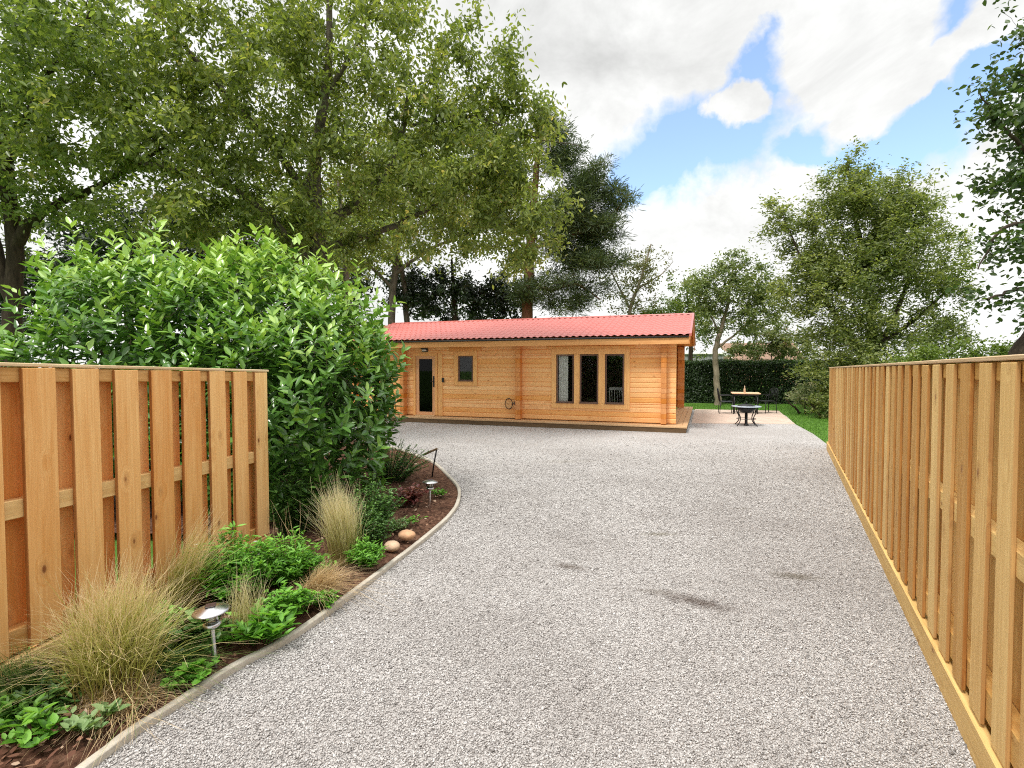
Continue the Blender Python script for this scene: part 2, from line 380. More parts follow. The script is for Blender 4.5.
def tubes(name, mat, parent, paths, smooth=True):
    """paths: list of (points (m,3), radii (m,)) -> one mesh"""
    Vs, Fs, o = [], [], 0
    for p, r in paths:
        p = np.asarray(p, float); r = np.asarray(r, float); m = len(p)
        k = 9 if r.max() > .07 else (5 if r.max() > .018 else 3)
        t = np.gradient(p, axis=0); t = unit(t)
        ref = np.array([1., 0, 0]) if abs(t[0, 2]) > .7 else np.array([0, 0, 1.])
        s = unit(np.cross(t, ref)); u = np.cross(s, t)
        a = np.arange(k)*2*np.pi/k
        ring = p[:, None, :]+(s[:, None, :]*np.cos(a)[None, :, None]+u[:, None, :]*np.sin(a)[None, :, None])*r[:, None, None]
        Vs.append(ring.reshape(-1, 3))
        i = np.arange(m-1)[:, None]*k; j = np.arange(k)[None, :]; j2 = (j+1) % k
        Fs.append(np.stack([o+i+j, o+i+j2, o+i+k+j2, o+i+k+j], -1).reshape(-1, 4)); o += m*k
    return npmesh(name, np.concatenate(Vs), np.concatenate(Fs), mat, parent, smooth=smooth)
def smooth_path(pts, n=14, jit=0.0):
    pts = np.asarray(pts, float); t = np.linspace(0, len(pts)-1, n)
    out = np.empty((n, pts.shape[1]))
    for k, tt in enumerate(t):
        i = min(int(tt), len(pts)-2); f = tt-i
        p0 = pts[max(i-1, 0)]; p1 = pts[i]; p2 = pts[i+1]; p3 = pts[min(i+2, len(pts)-1)]
        out[k] = .5*((2*p1)+(-p0+p2)*f+(2*p0-5*p1+4*p2-p3)*f*f+(-p0+3*p1-3*p2+p3)*f**3)
    if jit: out[1:-1, :3] += rng.normal(0, jit, (n-2, 3))
    out[:, 3:] = np.maximum(out[:, 3:], .004)
    return out
def crown_targets(ells, n, shell=.45):
    w = np.array([e[6] if len(e) > 6 else e[3]*e[4]*e[5] for e in ells], float); w /= w.sum()
    k = rng.choice(len(ells), n, p=w); E = np.array([e[:6] for e in ells], float)[k]
    d = unit(rng.normal(size=(n, 3))); r = rng.random(n)**shell; wisp = rng.random(n) < .10; r[wisp] = rng.uniform(1.0, 1.28, wisp.sum())
    return E[:, :3]+d*r[:, None]*E[:, 3:6]
def grow(limbs, T, rmax=.03, lift=.12):
    paths = []; nodes = []; nr = []
    for l in limbs:
        q = smooth_path(l, max(8, 5*len(l)), .015); paths.append((q[:, :3], q[:, 3]))
        nodes += list(q[2:, :3]); nr += list(q[2:, 3])
    nodes = np.array(nodes); nr = np.array(nr)
    first = nodes.copy()
    d0 = np.array([np.min(np.linalg.norm(first-t, axis=1)) for t in T]); ends = {}
    for i in np.argsort(d0):
        t = T[i]; d = np.linalg.norm(nodes-t, axis=1)+.6*np.maximum(0, nodes[:, 2]-t[2]); j = int(np.argmin(d))
        a = nodes[j]; v = t-a; L = np.linalg.norm(v)
        s = np.linspace(0, 1, 6)[:, None]
        q = a+v*s; q[:, 2] += lift*L*(s[:, 0]*(1-s[:, 0]))*2
        q[1:-1] += rng.normal(0, .05*L, (4, 3))*.8
        r0 = min(nr[j]*.6, rmax, .006+.014*L); rr = np.linspace(r0, max(.004, r0*.35), 6)
        paths.append((q, rr)); nodes = np.concatenate([nodes, q[2:]]); nr = np.concatenate([nr, rr[2:]])
        ends[i] = q
    return paths, ends
def tree(name, label, loc, limbs, ells, nclus, nleaf, L, W, leaf, barkm, group=None, sig=.32, sigz=None, shell=.45, droop_bias=-.35,
         cat='tree', rmax=.03, needles=False, lean=(0, 0, 0), tone=.22, twig_share=.45):
    loc = np.array(loc, float)
    root = empty(name, loc, 0, label, cat, group)
    T = crown_targets(ells, nclus, shell)
    paths, ends = grow(limbs, T, rmax)
    tubes('trunk', barkm, root, [(p-loc, r) for p, r in paths])
    k = rng.integers(0, nclus, nleaf)
    g = np.clip(rng.normal(size=(nleaf, 3)), -1.7, 1.7)*np.array([sig, sig, sigz or sig*.75]); g *= rng.random((nleaf, 1))**.3
    P = T[k]+g
    m = rng.random(nleaf) < twig_share
    Q = np.stack([ends[i] for i in range(nclus)]); s = rng.integers(2, 6, nleaf)
    f = rng.random((nleaf, 1)); tw = Q[k, s-1]*(1-f)+Q[k, s]*f+rng.normal(0, sig*.30, (nleaf, 3))
    P[m] = tw[m]
    A = rng.normal(size=(nleaf, 3)); A[:, 2] = A[:, 2]*.6+droop_bias; A += np.array(lean)
    if needles: A = unit(g)+rng.normal(0, .35, (nleaf, 3))+np.array([0, 0, .25])
    N = rng.normal(size=(nleaf, 3))*.7+np.array([0, 0, .8])
    ct = rng.random(nclus)
    rnd = np.clip(ct[k]*.4+rng.random(nleaf)*.6+rng.normal(0, .05, nleaf), 0, 1)**1.2
    sz = rng.uniform(.7, 1.25, nleaf)
    build_leaves('crown', leaf, root, P-loc, A, N, L*sz, W*sz, rnd, .3, .15)
    return root
def spot(px, py, depth):
    """a point of the place, by bearing and distance from where the photographer stood"""
    return np.array([(px-512)/530*depth, depth, 1.7+(367-py)/530*depth])
def ell(px, py, d, rx, ry, rz, w=None):
    s = spot(px, py, d); e = [s[0], s[1], s[2], rx, ry, rz]
    return e+[w] if w is not None else e
def limb(*pts): return [list(spot(*p[:3]))+[p[3]] for p in pts]
def tuft(name, label, loc, n, h, spread, mat, width=.003, arch=.5, lean=(0, 0), cat='ornamental grass', group=None, hv=.3, base_r=.05, seg=5, aim=None):
    root_x = np.array(loc, float)
    a = rng.uniform(0, 2*np.pi, n) if aim is None else rng.normal(aim[0], aim[1], n)
    hh = h*np.clip(rng.normal(1, hv, n), .25, 1.5)
    out = np.abs(rng.normal(0, spread, n))
    b = np.stack([np.cos(a), np.sin(a)], 1)
    base = rng.normal(0, base_r, (n, 2))+b*base_r*.6
    t = np.linspace(0, 1, seg)
    ln = np.array(lean)
    px = base[:, None, :]+b[:, None, :]*(out[:, None]*(t[None, :]**1.5))[:, :, None]+ln*(t**2)[None, :, None]*hh[:, None, None]
    z = hh[:, None]*(t[None, :]-arch*np.minimum(1.6, out/h)[:, None]*t[None, :]**2.6)
    z = np.maximum(z, .006)
    wob = rng.normal(0, .020, (n, seg, 2))*t[None, :, None]
    C3 = np.concatenate([px+wob, z[:, :, None]], 2)
    pa = rng.uniform(0, np.pi, n); S = np.stack([np.cos(pa), np.sin(pa), np.zeros(n)], 1)
    wd = width*np.interp(t, [0, .3, 1], [1, .8, .15])
    Lf = C3-S[:, None, :]*wd[None, :, None]; Rt = C3+S[:, None, :]*wd[None, :, None]
    V = np.stack([Lf, Rt], 2).reshape(-1, 3)
    i = (np.arange(n)*seg*2)[:, None]+(np.arange(seg-1)*2)[None, :]
    F = np.stack([i, i+1, i+3, i+2], -1).reshape(-1, 4)
    o = npmesh(name, V, F, mat, None, rnd=np.repeat(rng.random(n), seg*2), uvw=np.tile(np.repeat(t, 2), n))
    o.location = loc
    return tag(o, label, cat, group, 'thing')
def leafy(name, label, loc, nst, h, r, L, W, leaf, per=9, cat='plant', group=None, up=.5, flowers=None, stem=None, lean=(0, 0)):
    """a plant of stems with leaves up each"""
    root = empty(name, loc, 0, label, cat, group)
    a = rng.uniform(0, 2*np.pi, nst); rr = r*np.sqrt(rng.random(nst)); hh = h*rng.uniform(.5, 1.1, nst)*(1-.45*(rr/r)**2)
    base = np.stack([np.cos(a)*rr*.35, np.sin(a)*rr*.35, np.zeros(nst)], 1)
    top = np.stack([np.cos(a)*rr+lean[0]*hh, np.sin(a)*rr+lean[1]*hh, hh], 1)
    mid = (base+top)/2+np.stack([-np.cos(a)*rr*.15, -np.sin(a)*rr*.15, hh*.12], 1)
    t = np.linspace(0, 1, 6)[:, None]
    paths = []; P = []; A = []; N = []
    for k in range(nst):
        q = (1-t)**2*base[k]+2*t*(1-t)*mid[k]+t**2*top[k]
        paths.append((q, np.linspace(.004, .0015, 6)))
        s = rng.uniform(.2, 1, per)[:, None]
        p = (1-s)**2*base[k]+2*s*(1-s)*mid[k]+s**2*top[k]
        ph = rng.uniform(0, 2*np.pi, per)
        P.append(p); A.append(np.stack([np.cos(ph), np.sin(ph), np.full(per, up)+rng.normal(0, .3, per)], 1)); N.append(np.stack([-np.cos(ph)*.4, -np.sin(ph)*.4, np.full(per, 1.0)], 1)+rng.normal(0, .25, (per, 3)))
    tubes('stem', stem or leaf, root, paths)
    P = np.concatenate(P); n = len(P); sz = rng.uniform(.55, 1.2, n)
    rnd = np.clip(P[:, 2]/h*.45+rng.random(n)*.6, 0, 1)
    build_leaves('foliage', leaf, root, P, np.concatenate(A), np.concatenate(N), L*sz, W*sz, rnd, .25, .2)
    if flowers:
        nf, fr, mat = flowers
        for k in rng.choice(nst, nf, replace=False):
            c = top[k]+np.array([0, 0, .03]); m = 7; ph = np.arange(m)*2*np.pi/m
            build_leaves('flower', mat, root, np.repeat(c[None], m, 0), np.stack([np.cos(ph), np.sin(ph), np.full(m, .35)], 1), np.tile([[0, 0, 1.]], (m, 1)), fr, fr*.6, rng.random(m))
    return root

# ------------------------------------------------------------------ the setting: ground, drive, bed, patio, lawn
CA = R(-20); CP = Vector((4.476, 13.508, 0))
def cab(x, y, z=0):
    return Vector((CP.x+x*math.cos(CA)-y*math.sin(CA), CP.y+x*math.sin(CA)+y*math.cos(CA), z))
def sheet(name, poly, z, mat, res=None):
    m = MB(); m.b.faces.new([m.b.verts.new((x, y, z)) for x, y in poly])
    bmesh.ops.triangulate(m.b, faces=m.b.faces[:])
    return tag(m.build(name, mat), kind='structure')
sheet('ground', [(-300, -120), (300, -120), (300, 500), (-300, 500)], -.02, M['lawn'])
KERB = [(-2.35, -.6), (-2.10, .6), (-1.92, 1.5), (-1.79, 2.19), (-1.74, 2.40), (-1.66, 2.63), (-1.54, 2.94), (-1.32, 3.40), (-1.01, 4.55), (-.80, 5.4), (-.70, 6.0), (-.67, 6.5), (-.74, 7.28), (-.99, 8.14), (-1.35, 9.2), (-1.85, 10.1), (-2.5, 11.0), (-3.4, 11.9)]
kp = smooth_path(KERB, 90)
FR0 = Vector((2.04, 2.19, 0)); FRD = Vector((.46135, .88722, 0)); FRN = Vector((-.88722, .46135, 0))
def fr(s, off=0): p = FR0+FRD*s+FRN*off; return (p.x, p.y)
drive = [tuple(p) for p in kp]+[(-6.5, 14.5), (-9, 19.5), tuple(cab(-11, 1.2)[:2]), tuple(cab(-.3, 1.2)[:2]), tuple(cab(-.3, 8)[:2]), tuple(cab(3.0, 8)[:2])]
drive += [(9.5, 18.3), (8.44, 15.77), (7.65, 13.4), (6.85, 11.4), fr(9.75), fr(-4.0)]
sheet('driveway', drive, 0, M['gravel'])
# soil bed, gently mounded
def soil():
    n, mrow = 90, 14; V = []; 
    for i, p in enumerate(kp):
        s = i/(n-1); back = np.array([-2.95+.19*(p[1]-2.2), p[1]]) if p[1] < 5.2 else np.array([-5.5, p[1]+.2*(p[1]-5.2)])
        for j in range(mrow):
            f = j/(mrow-1); q = p*(1-f)+back*f
            z = .012+.055*math.sin(min(1, f*2.2)*math.pi/2)+(rng.normal(0, .010) if 0 < j else 0)
            V.append((q[0], q[1], z))
    F = [(i*mrow+j, (i+1)*mrow+j, (i+1)*mrow+j+1, i*mrow+j+1) for i in range(n-1) for j in range(mrow-1)]
    o = npmesh('garden_bed', np.array(V), np.array(F), M['soil'], smooth=True); tag(o, kind='structure')
soil()
def kerb():
    V = []; n = len(kp)
    t = unit(np.gradient(kp, axis=0)); nrm = np.stack([-t[:, 1], t[:, 0]], 1)
    for i in range(n):
        h = .040+.003*math.sin(i*.7)+rng.normal(0, .001); w = .026+rng.normal(0, .0008)
        for (o, z) in ((-w*.75, -.02), (-w*.8, h-.005), (-w*.68, h), (w*.68, h+.001), (w*.8, h-.004), (w*.75, -.02)):
            q = kp[i]+nrm[i]*o; V.append((q[0], q[1], z))
    F = [(i*6+j, i*6+(j+1), (i+1)*6+j+1, (i+1)*6+j) for i in range(n-1) for j in range(5)]
    tag(npmesh('kerb', np.array(V), np.array(F), M['kerb']), kind='structure')
kerb()
m = MB(); pp = [cab(.05, 2.6), cab(2.95, 3.42), cab(3.1, 8.5), cab(.05, 8.2)]
m.prism([(p.x, p.y) for p in pp], 'z', -.05, .012); tag(m.build('patio', M['paving']), kind='structure')

# gravel chips lying on the drive (uncountable)
def inside(P, poly):
    x, y = P[:, 0], P[:, 1]; r = np.zeros(len(P), bool); j = len(poly)-1
    for i in range(len(poly)):
        xi, yi = poly[i]; xj, yj = poly[j]
        c = ((yi > y) != (yj > y)) & (x < (xj-xi)*(y-yi)/(yj-yi+1e-12)+xi); r ^= c; j = i
    return r
def chips():
    n = 2000000; P = np.stack([rng.uniform(-2.4, 7.2, n), rng.uniform(1.3, 13, n)], 1)
    den = 17000*np.minimum(1, (3.3/P[:, 1])**2.0)*np.clip((13-P[:, 1])/5, 0, 1)
    P = P[rng.random(n) < den/(n/(9.6*11.7))]; P = P[inside(P, drive)]; P = P[P[:, 0] < .62+.52*P[:, 1]+.6]
    n = len(P); s = (rng.gamma(4, .00065, n)+.0017)*np.clip(P[:, 1]/4, 1, 1.6)
    octa = np.array([[1, 0, 0], [0, 1, 0], [-1, 0, 0], [0, -1, 0], [0, 0, 1], [0, 0, -1]], float)
    V = octa[None]*(1+rng.normal(0, .28, (n, 6, 1)))+rng.normal(0, .22, (n, 6, 3))
    V *= np.array([1.15, .85, .62])
    a = rng.uniform(0, 2*np.pi, n); c, sn = np.cos(a)[:, None], np.sin(a)[:, None]
    tilt = rng.normal(0, .5, (n, 1))
    x, y, z = V[..., 0], V[..., 1], V[..., 2]; y, z = y*np.cos(tilt)-z*np.sin(tilt), y*np.sin(tilt)+z*np.cos(tilt)
    V = np.stack([x*c-y*sn, x*sn+y*c, z], -1)*s[:, None, None]
    V[..., 0] += P[:, 0:1]; V[..., 1] += P[:, 1:2]; V[..., 2] += (s*.30)[:, None]+rng.uniform(0, .004, (n, 1))
    F0 = np.array([[0, 1, 4], [1, 2, 4], [2, 3, 4], [3, 0, 4], [1, 0, 5], [2, 1, 5], [3, 2, 5], [0, 3, 5]])
    F = ((np.arange(n)*6)[:, None, None]+F0[None]).reshape(-1, 3)
    o = npmesh('gravel', V.reshape(-1, 3), F, M['chip'], rnd=np.repeat(np.clip(rng.beta(1.15, 1.05, n), 0, 1), 6))
    tag(o, 'loose grey and white gravel chips covering the drive', 'gravel', kind='stuff')
chips()
def mulch():
    n = 5200; i = rng.integers(0, 80, n); f = rng.random(n)**.8*.85+.05
    p = kp[i]; back = np.where((p[:, 1] < 5.2)[:, None], np.stack([-2.95+.19*(p[:, 1]-2.2), p[:, 1]], 1), np.stack([np.full(n, -3.2), p[:, 1]], 1))
    q = p*(1-f[:, None])+back*f[:, None]+rng.normal(0, .05, (n, 2))
    bad = np.min(np.linalg.norm(q[:, None, :]-kp[None], axis=2), axis=1) < .06
    q = q[~bad]; n = len(q)
    P = np.concatenate([q, rng.uniform(.06, .085, (n, 1))], 1); A = rng.normal(size=(n, 3)); A[:, 2] *= .25
    N = rng.normal(0, .35, (n, 3))+np.array([0, 0, 1.])
    q2 = NT('bark_chip'); a = q2.n('ShaderNodeAttribute', attribute_name='rnd').outputs['Fac']
    mat = q2.done(q2.bsdf(q2.ramp(a, [(0, (.05, .025, .016)), (.5, (.15, .07, .045)), (.85, (.28, .16, .10)), (1, (.5, .40, .30))]), .9, .2))
    o = build_leaves('bark_mulch', mat, None, P, A, N, rng.uniform(.015, .065, n), rng.uniform(.008, .026, n), rng.random(n), .1, 0)
    tag(o, 'reddish brown bark chips scattered over the planting bed', 'mulch', kind='stuff')
mulch()
def lawn_blades():
    n = 42000
    P = np.stack([rng.uniform(6.3, 16, n), rng.uniform(10.6, 24.2, n)], 1)
    P = P[~inside(P, drive)]; P = P[P[:, 0] < 7.5+.62*(P[:, 1]-8)]; P = P[~inside(P, [(p.x, p.y) for p in pp])]; n = len(P)
    z = np.full((n, 1), -.02)
    P3 = np.concatenate([P, z], 1); d = rng.normal(0, .35, (n, 3)); d[:, 2] = 1; d = unit(d)*rng.uniform(.04, .085, (n, 1))
    a = rng.uniform(0, np.pi, n); S = np.stack([np.cos(a), np.sin(a), np.zeros(n)], 1)*.006
    V = np.stack([P3-S, P3+S, P3+d*.6+S*.6, P3+d, P3+d*.6-S*.6], 1).reshape(-1, 3)
    F = (np.arange(n)*5)[:, None]+np.arange(5)[None]
    o = npmesh('grass', V, F, M['g_lawn'], rnd=np.repeat(rng.random(n), 5), uvw=np.tile([0, 0, .5, 1, .5], n))
    tag(o, 'bright green lawn grass beside the patio and drive', 'grass', kind='stuff')
lawn_blades()

# ------------------------------------------------------------------ fences
def fence(name, label, origin, ang, length0, length1, starts, width, h0, h1, mats, plinth, side, post_at, pitch, T=.022):
    """local y runs along the fence; local +x*side faces the drive"""
    root = empty(name, origin, ang, label, 'fence')
    s = side
    def ht(y): return h0+(h1-h0)*(y-length0)/(length1-length0)
    for i, y in enumerate(starts):
        w = width*random.uniform(.97, 1.03)
        for back in (0, 1):
            yy = y+w/2+(pitch/2 if back else 0)
            if yy+w/2 > length1+.02: continue
            x = s*(.034+T/2+.0005)*(1 if not back else -1)
            z0 = plinth+.012+random.uniform(-.006, .006) if not back else .03; z1 = ht(yy)-.024-random.uniform(0, .006)
            wb = w if not back else pitch-.055
            m = MB(); m.box((0, 0, 0), (T, wb, z1-z0), .003)
            # a little cup and bow in every board
            cup = random.uniform(-.004, .004); bow = random.uniform(-.003, .003)
            for v in m.b.verts: v.co.x += 0
            o = m.build('board', mats[0], root, (x, yy, (z0+z1)/2))
            o.data.materials.append(mats[3])          # edge faces use a darker, redder timber than the board face
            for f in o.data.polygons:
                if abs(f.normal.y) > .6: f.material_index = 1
            o.rotation_euler = (random.uniform(-.006, .006), random.uniform(-.003, .003), random.uniform(-.012, .012))
    L = length1-length0; mid = (length0+length1)/2; tilt = math.atan2(h1-h0, L)
    def rail(z, hh, name='rail', th=.066, mat=1, x=0, ext=0.0):
        m = MB(); m.box((0, 0, 0), (th, L+ext, hh), .004)
        o = m.build(name, mats[mat], root, (x, mid+ext/2, z)); o.rotation_euler = (tilt, 0, 0); return o
    hm = (h0+h1)/2
    rail(hm-.065, .080); rail(hm*.548, .10); rail(plinth+.09, .13)
    rail(hm-.011, .020, 'cap_rail', .102, 2, 0, .02)
    m = MB(); m.box((0, 0, 0), (.045, L, plinth), .005); m.build('gravel_board', mats[1], root, (s*.042, mid, plinth/2-.004))
    for y in post_at:
        m = MB(); m.box((0, 0, 0), (.085, .085, 1), .006); 
        o = m.build('post', mats[0], root, (-s*.105, y, ht(y)/2-.03)); o.scale = (1, 1, ht(y)-.06)
    return root
la = math.atan2(-.184018, .982923)*1.0
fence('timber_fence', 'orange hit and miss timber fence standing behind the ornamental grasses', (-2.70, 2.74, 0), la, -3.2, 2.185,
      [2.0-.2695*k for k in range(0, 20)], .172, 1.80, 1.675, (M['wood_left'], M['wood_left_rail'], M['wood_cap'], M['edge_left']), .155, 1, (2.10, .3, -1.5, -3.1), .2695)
ra = math.atan2(-.46135, .88722)
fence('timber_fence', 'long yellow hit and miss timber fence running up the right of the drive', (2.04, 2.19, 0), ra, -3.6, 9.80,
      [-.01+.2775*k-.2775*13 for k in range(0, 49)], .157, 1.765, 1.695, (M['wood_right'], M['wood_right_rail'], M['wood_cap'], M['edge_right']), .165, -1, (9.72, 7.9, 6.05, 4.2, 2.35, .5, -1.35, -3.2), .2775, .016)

# ------------------------------------------------------------------ the log cabin
def cabin():
    root = empty('log_cabin', CP, CA, 'orange log cabin with red tiled roof at the head of the gravel drive', 'cabin')
    WY = .42; Z0 = .19; CH = .135; X0 = -10.6; X1 = -.30; TOP = 2.49
    DEPTH = 6.0
    opens = [(-8.13, -7.44, .19, 2.06), (-6.66, -6.16, 1.27, 2.04), (-3.57, -3.05, .68, 2.06), (-2.89, -2.36, .68, 2.06), (-2.18, -1.65, .68, 2.06)]
    def log(m, xa, xb, y, z, h, T=.07):
        g = .018; h2 = h
        prof = [(y, z), (y, z+h2), (y-T+g, z+h2), (y-T, z+h2-g), (y-T, z+g), (y-T+g, z)]
        m.prism(prof, 'x', xa, xb)
    m = MB(); z = Z0
    while z < TOP-.01:
        h = min(CH, TOP-z); iv = [(X0, X1)]
        cuts = sorted({z, z+h} | {o[k] for o in opens for k in (2, 3) if z < o[k] < z+h})
        for za, zb in zip(cuts, cuts[1:]):
            iv = [(X0, X1)]
            for o in opens:
                if o[2] < (za+zb)/2 < o[3]:
                    nv = []
                    for a, b in iv:
                        if o[0] > a and o[1] < b: nv += [(a, o[0]), (o[1], b)]
                        else: nv.append((a, b))
                    iv = nv
            for a, b in iv: log(m, a, b, WY+.07, za, zb-za)
        z += h
    m.build('front_wall', M['log'], root)
    # side, back walls and gables
    ridge_y = 3.25; ridge_z = 3.26; eave_y0 = .02; eave_z0 = 2.44
    slope = (ridge_z-eave_z0)/(ridge_y-eave_y0)
    def roof_z(y): return ridge_z-abs(y-ridge_y)*slope
    for xs in (-.60, -10.3):
        m = MB(); z = Z0
        while z < 3.2:
            ya, yb = WY+.075, WY+DEPTH
            if z+CH > 2.45:
                ya = max(ya, ridge_y-(ridge_z-.06-z-CH)/slope); yb = min(yb, ridge_y+(ridge_z-.06-z-CH)/slope)
            if yb-ya < .1: break
            g = .012; h = CH; T = .07; s = 1
            prof = [(xs-T/2, z), (xs-T/2, z+h), (xs+T/2-g, z+h), (xs+T/2, z+h-g), (xs+T/2, z+g), (xs+T/2-g, z)]
            A = [m.b.verts.new((p[0], ya, p[1])) for p in prof]; B = [m.b.verts.new((p[0], yb, p[1])) for p in prof]
            m.b.faces.new(A); m.b.faces.new(B[::-1])
            for k in range(6): m.b.faces.new((A[k], B[k], B[(k+1) % 6], A[(k+1) % 6]))
            z += CH
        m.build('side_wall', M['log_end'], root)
    m = MB(); z = Z0
    while z < TOP-.01:
        h = min(CH, TOP-z); log(m, X0, X1, WY+DEPTH+.07, z, h); z += h
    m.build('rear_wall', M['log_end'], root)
    # crossing log ends standing proud of the front and back walls
    for xc in (-.60, -4.665, -8.52, -10.3):
        m = MB(); z = Z0
        while z < TOP-.06:
            h = min(CH, TOP-.05-z)
            m.box((xc, WY-.115, z+h/2), (.14, .225, h-.001), .008); z += h
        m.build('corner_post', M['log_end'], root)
    m = MB(); z = Z0
    while z < TOP-.06:
        h = min(CH, TOP-.05-z); m.box((-.42, WY+DEPTH-.02, z+h/2), (.24, .14, h-.001), .008); z += h
    m.build('corner_post', M['log_end'], root)
    # floor, inner lining, ceiling
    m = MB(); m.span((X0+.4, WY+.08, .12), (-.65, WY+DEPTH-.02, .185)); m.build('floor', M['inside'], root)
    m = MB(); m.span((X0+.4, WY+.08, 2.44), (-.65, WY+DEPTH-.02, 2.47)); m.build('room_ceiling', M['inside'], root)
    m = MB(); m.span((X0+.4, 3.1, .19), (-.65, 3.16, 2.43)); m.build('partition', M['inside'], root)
    # deck / base
    m = MB()
    for k in range(4):
        m.span((X0-.2, -.0+k*.118, .125), (-.004-.55*0, .112+k*.118, .172), .004)
    for k in range(4):
        m.span((-.55+k*.138, .476, .125), (-.55+k*.138+.132, 7.3, .172), .004)
    m.build('deck', M['deck'], root)
    m = MB(); m.span((X0-.2, .02, -.04), (-.03, .075, .122), .006); m.span((-.085, .08, -.04), (-.03, 7.25, .122), .006); m.build('deck_skirt', M['sleeper'], root)
    m = MB(); m.span((X0, WY+.01, -.03), (-.5, WY+DEPTH, .115)); m.build('plinth', M['sleeper'], root)
    # roof: profiled tile sheet
    def sheet_half(sgn):
        xs = np.arange(-10.75, .062, .024); pitch = .186; course = .35
        run = ridge_y-eave_y0+.03; ln = math.hypot(run, run*slope)
        ts = []
        c = 0.0
        while c < ln-.02:
            ts += [c+.001, min(c+course-.012, ln)]; c += course
        ts = np.array(ts)
        V = np.zeros((len(ts), len(xs), 3))
        ph = (xs % pitch)/pitch
        wave = .030*(.5+.5*np.cos(2*np.pi*ph))**.8
        for i, t in enumerate(ts):
            step = .020*(1-((t % course)/course))
            d = t  # measured down from the ridge
            yy = ridge_y-sgn*(d/ln)*run; zz = ridge_z+.07-(d/ln)*run*slope
            lip = .034*((t % course)/course)
            V[i, :, 0] = xs; V[i, :, 1] = yy; V[i, :, 2] = zz+wave+lip
        nx = len(xs); V = V.reshape(-1, 3)
        i = np.arange(len(ts)-1)[:, None]*nx; j = np.arange(nx-1)[None]
        F = np.stack([i+j, i+j+1, i+nx+j+1, i+nx+j], -1).reshape(-1, 4)
        return npmesh('roof', V, F, M['roof'], root)
    rf = sheet_half(1); sheet_half(-1)
    m = MB()
    for sgn in (1, -1):
        ye = ridge_y-sgn*(ridge_y-eave_y0)
        m.prism([(ridge_y, ridge_z+.05), (ye, eave_z0+.05), (ye, eave_z0+.02), (ridge_y, ridge_z+.02)], 'x', -10.7, .02)
    m.build('roof_boarding', M['trim'], root)
    m = MB(); m.prism([(ridge_y-.14, ridge_z+.075), (ridge_y-.05, ridge_z+.118), (ridge_y+.05, ridge_z+.118), (ridge_y+.14, ridge_z+.075), (ridge_y, ridge_z+.07)], 'x', -10.76, .07); m.build('ridge_cap', M['roof'], rf)
    def barge(name, mat, xa, xb, top, bot, tail):
        m = MB()
        for sgn in (1, -1):
            ye = ridge_y-sgn*(ridge_y-eave_y0+tail)
            zt = ridge_z-slope*(ridge_y-eave_y0+tail)
            m.prism([(ridge_y, ridge_z+top), (ye, zt+top), (ye, zt+bot), (ridge_y, ridge_z+bot)], 'x', xa, xb)
        return m.build(name, mat, root)
    barge('bargeboard', M['fascia'], .022, .046, .05, -.15, .0)
    q = barge('verge_trim', M['roof'], .028, .085, .125, .052, .02)
    barge('bargeboard', M['fascia'], -10.76, -10.735, .05, -.15, .0)
    m = MB(); m.span((-10.73, eave_y0-.026, 2.29), (.02, eave_y0-.001, 2.462), .003); m.build('fascia', M['fascia'], root)
    m = MB(); m.tube([(-10.73, eave_y0-.045, 2.472), (.02, eave_y0-.045, 2.472)], .024, 8); m.build('eave_strip', M['eave_strip'], root)  # thin black strip along the eave, at the top of the fascia
    m = MB(); m.span((-10.7, eave_y0+.003, 2.36), (.018, WY-.002, 2.385)); m.build('soffit', M['trim'], root)
    # door
    d = MB()
    y = WY
    def framebox(m, x0, x1, z0, z1, w, ya, yb, bev=.004, bottom=True):
        m.span((x0, ya, z0), (x0+w, yb, z1), bev); m.span((x1-w, ya, z0), (x1, yb, z1), bev)
        m.span((x0+w+.001, ya, z1-w), (x1-w-.001, yb, z1), bev)
        if bottom: m.span((x0+w+.001, ya, z0), (x1-w-.001, yb, z0+w), bev)
    m = MB(); framebox(m, -8.22, -7.36, .19, 2.13, .085, y-.032, y-.003, bottom=False); m.build('door_frame', M['trim'], root)
    m = MB(); m.span((-7.34, y-.028, .19), (-7.19, y-.003, 2.13), .004); m.build('door_trim', M['trim'], root)
    door = MB(); framebox(door, -8.12, -7.45, .20, 2.05, .10, y-.012, y+.04); 
    door = door.build('door', M['door_wood'], root)
    m = MB(); m.span((-8.022, y+.010, .298), (-7.548, y+.018, 1.952)); m.build('glass', M['dark_glass'], door)
    m = MB(); m.span((-7.52, y-.035, 1.08), (-7.475, y-.013, 1.42), .006); m.tube([(-7.497, y-.03, 1.26), (-7.497, y-.065, 1.26), (-7.60, y-.065, 1.26)], .012, 8); m.build('handle', M['black'], door)
    m = MB(); m.span((-8.12, y-.10, .175), (-7.45, y-.004, .198), .003); m.build('threshold', M['deck'], root)
    # lamp over the door
    lp = MB(); lp.span((-7.90, y-.035, 2.17), (-7.70, y-.003, 2.29), .01); lp = lp.build('wall_lamp', M['black'], root)
    m = MB(); m.box((-7.80, y-.065, 2.222), (.15, .05, .055), .015); m.build('lens', M['white_item'], lp)
    m = MB(); m.span((-7.91, y-.11, 2.255), (-7.69, y-.037, 2.285), .006); m.build('hood', M['black'], lp)
    m = MB(); m.span((-7.20, y-.062, 1.23), (-7.13, y-.03, 1.37), .006); m.build('key_box', M['black'], root)
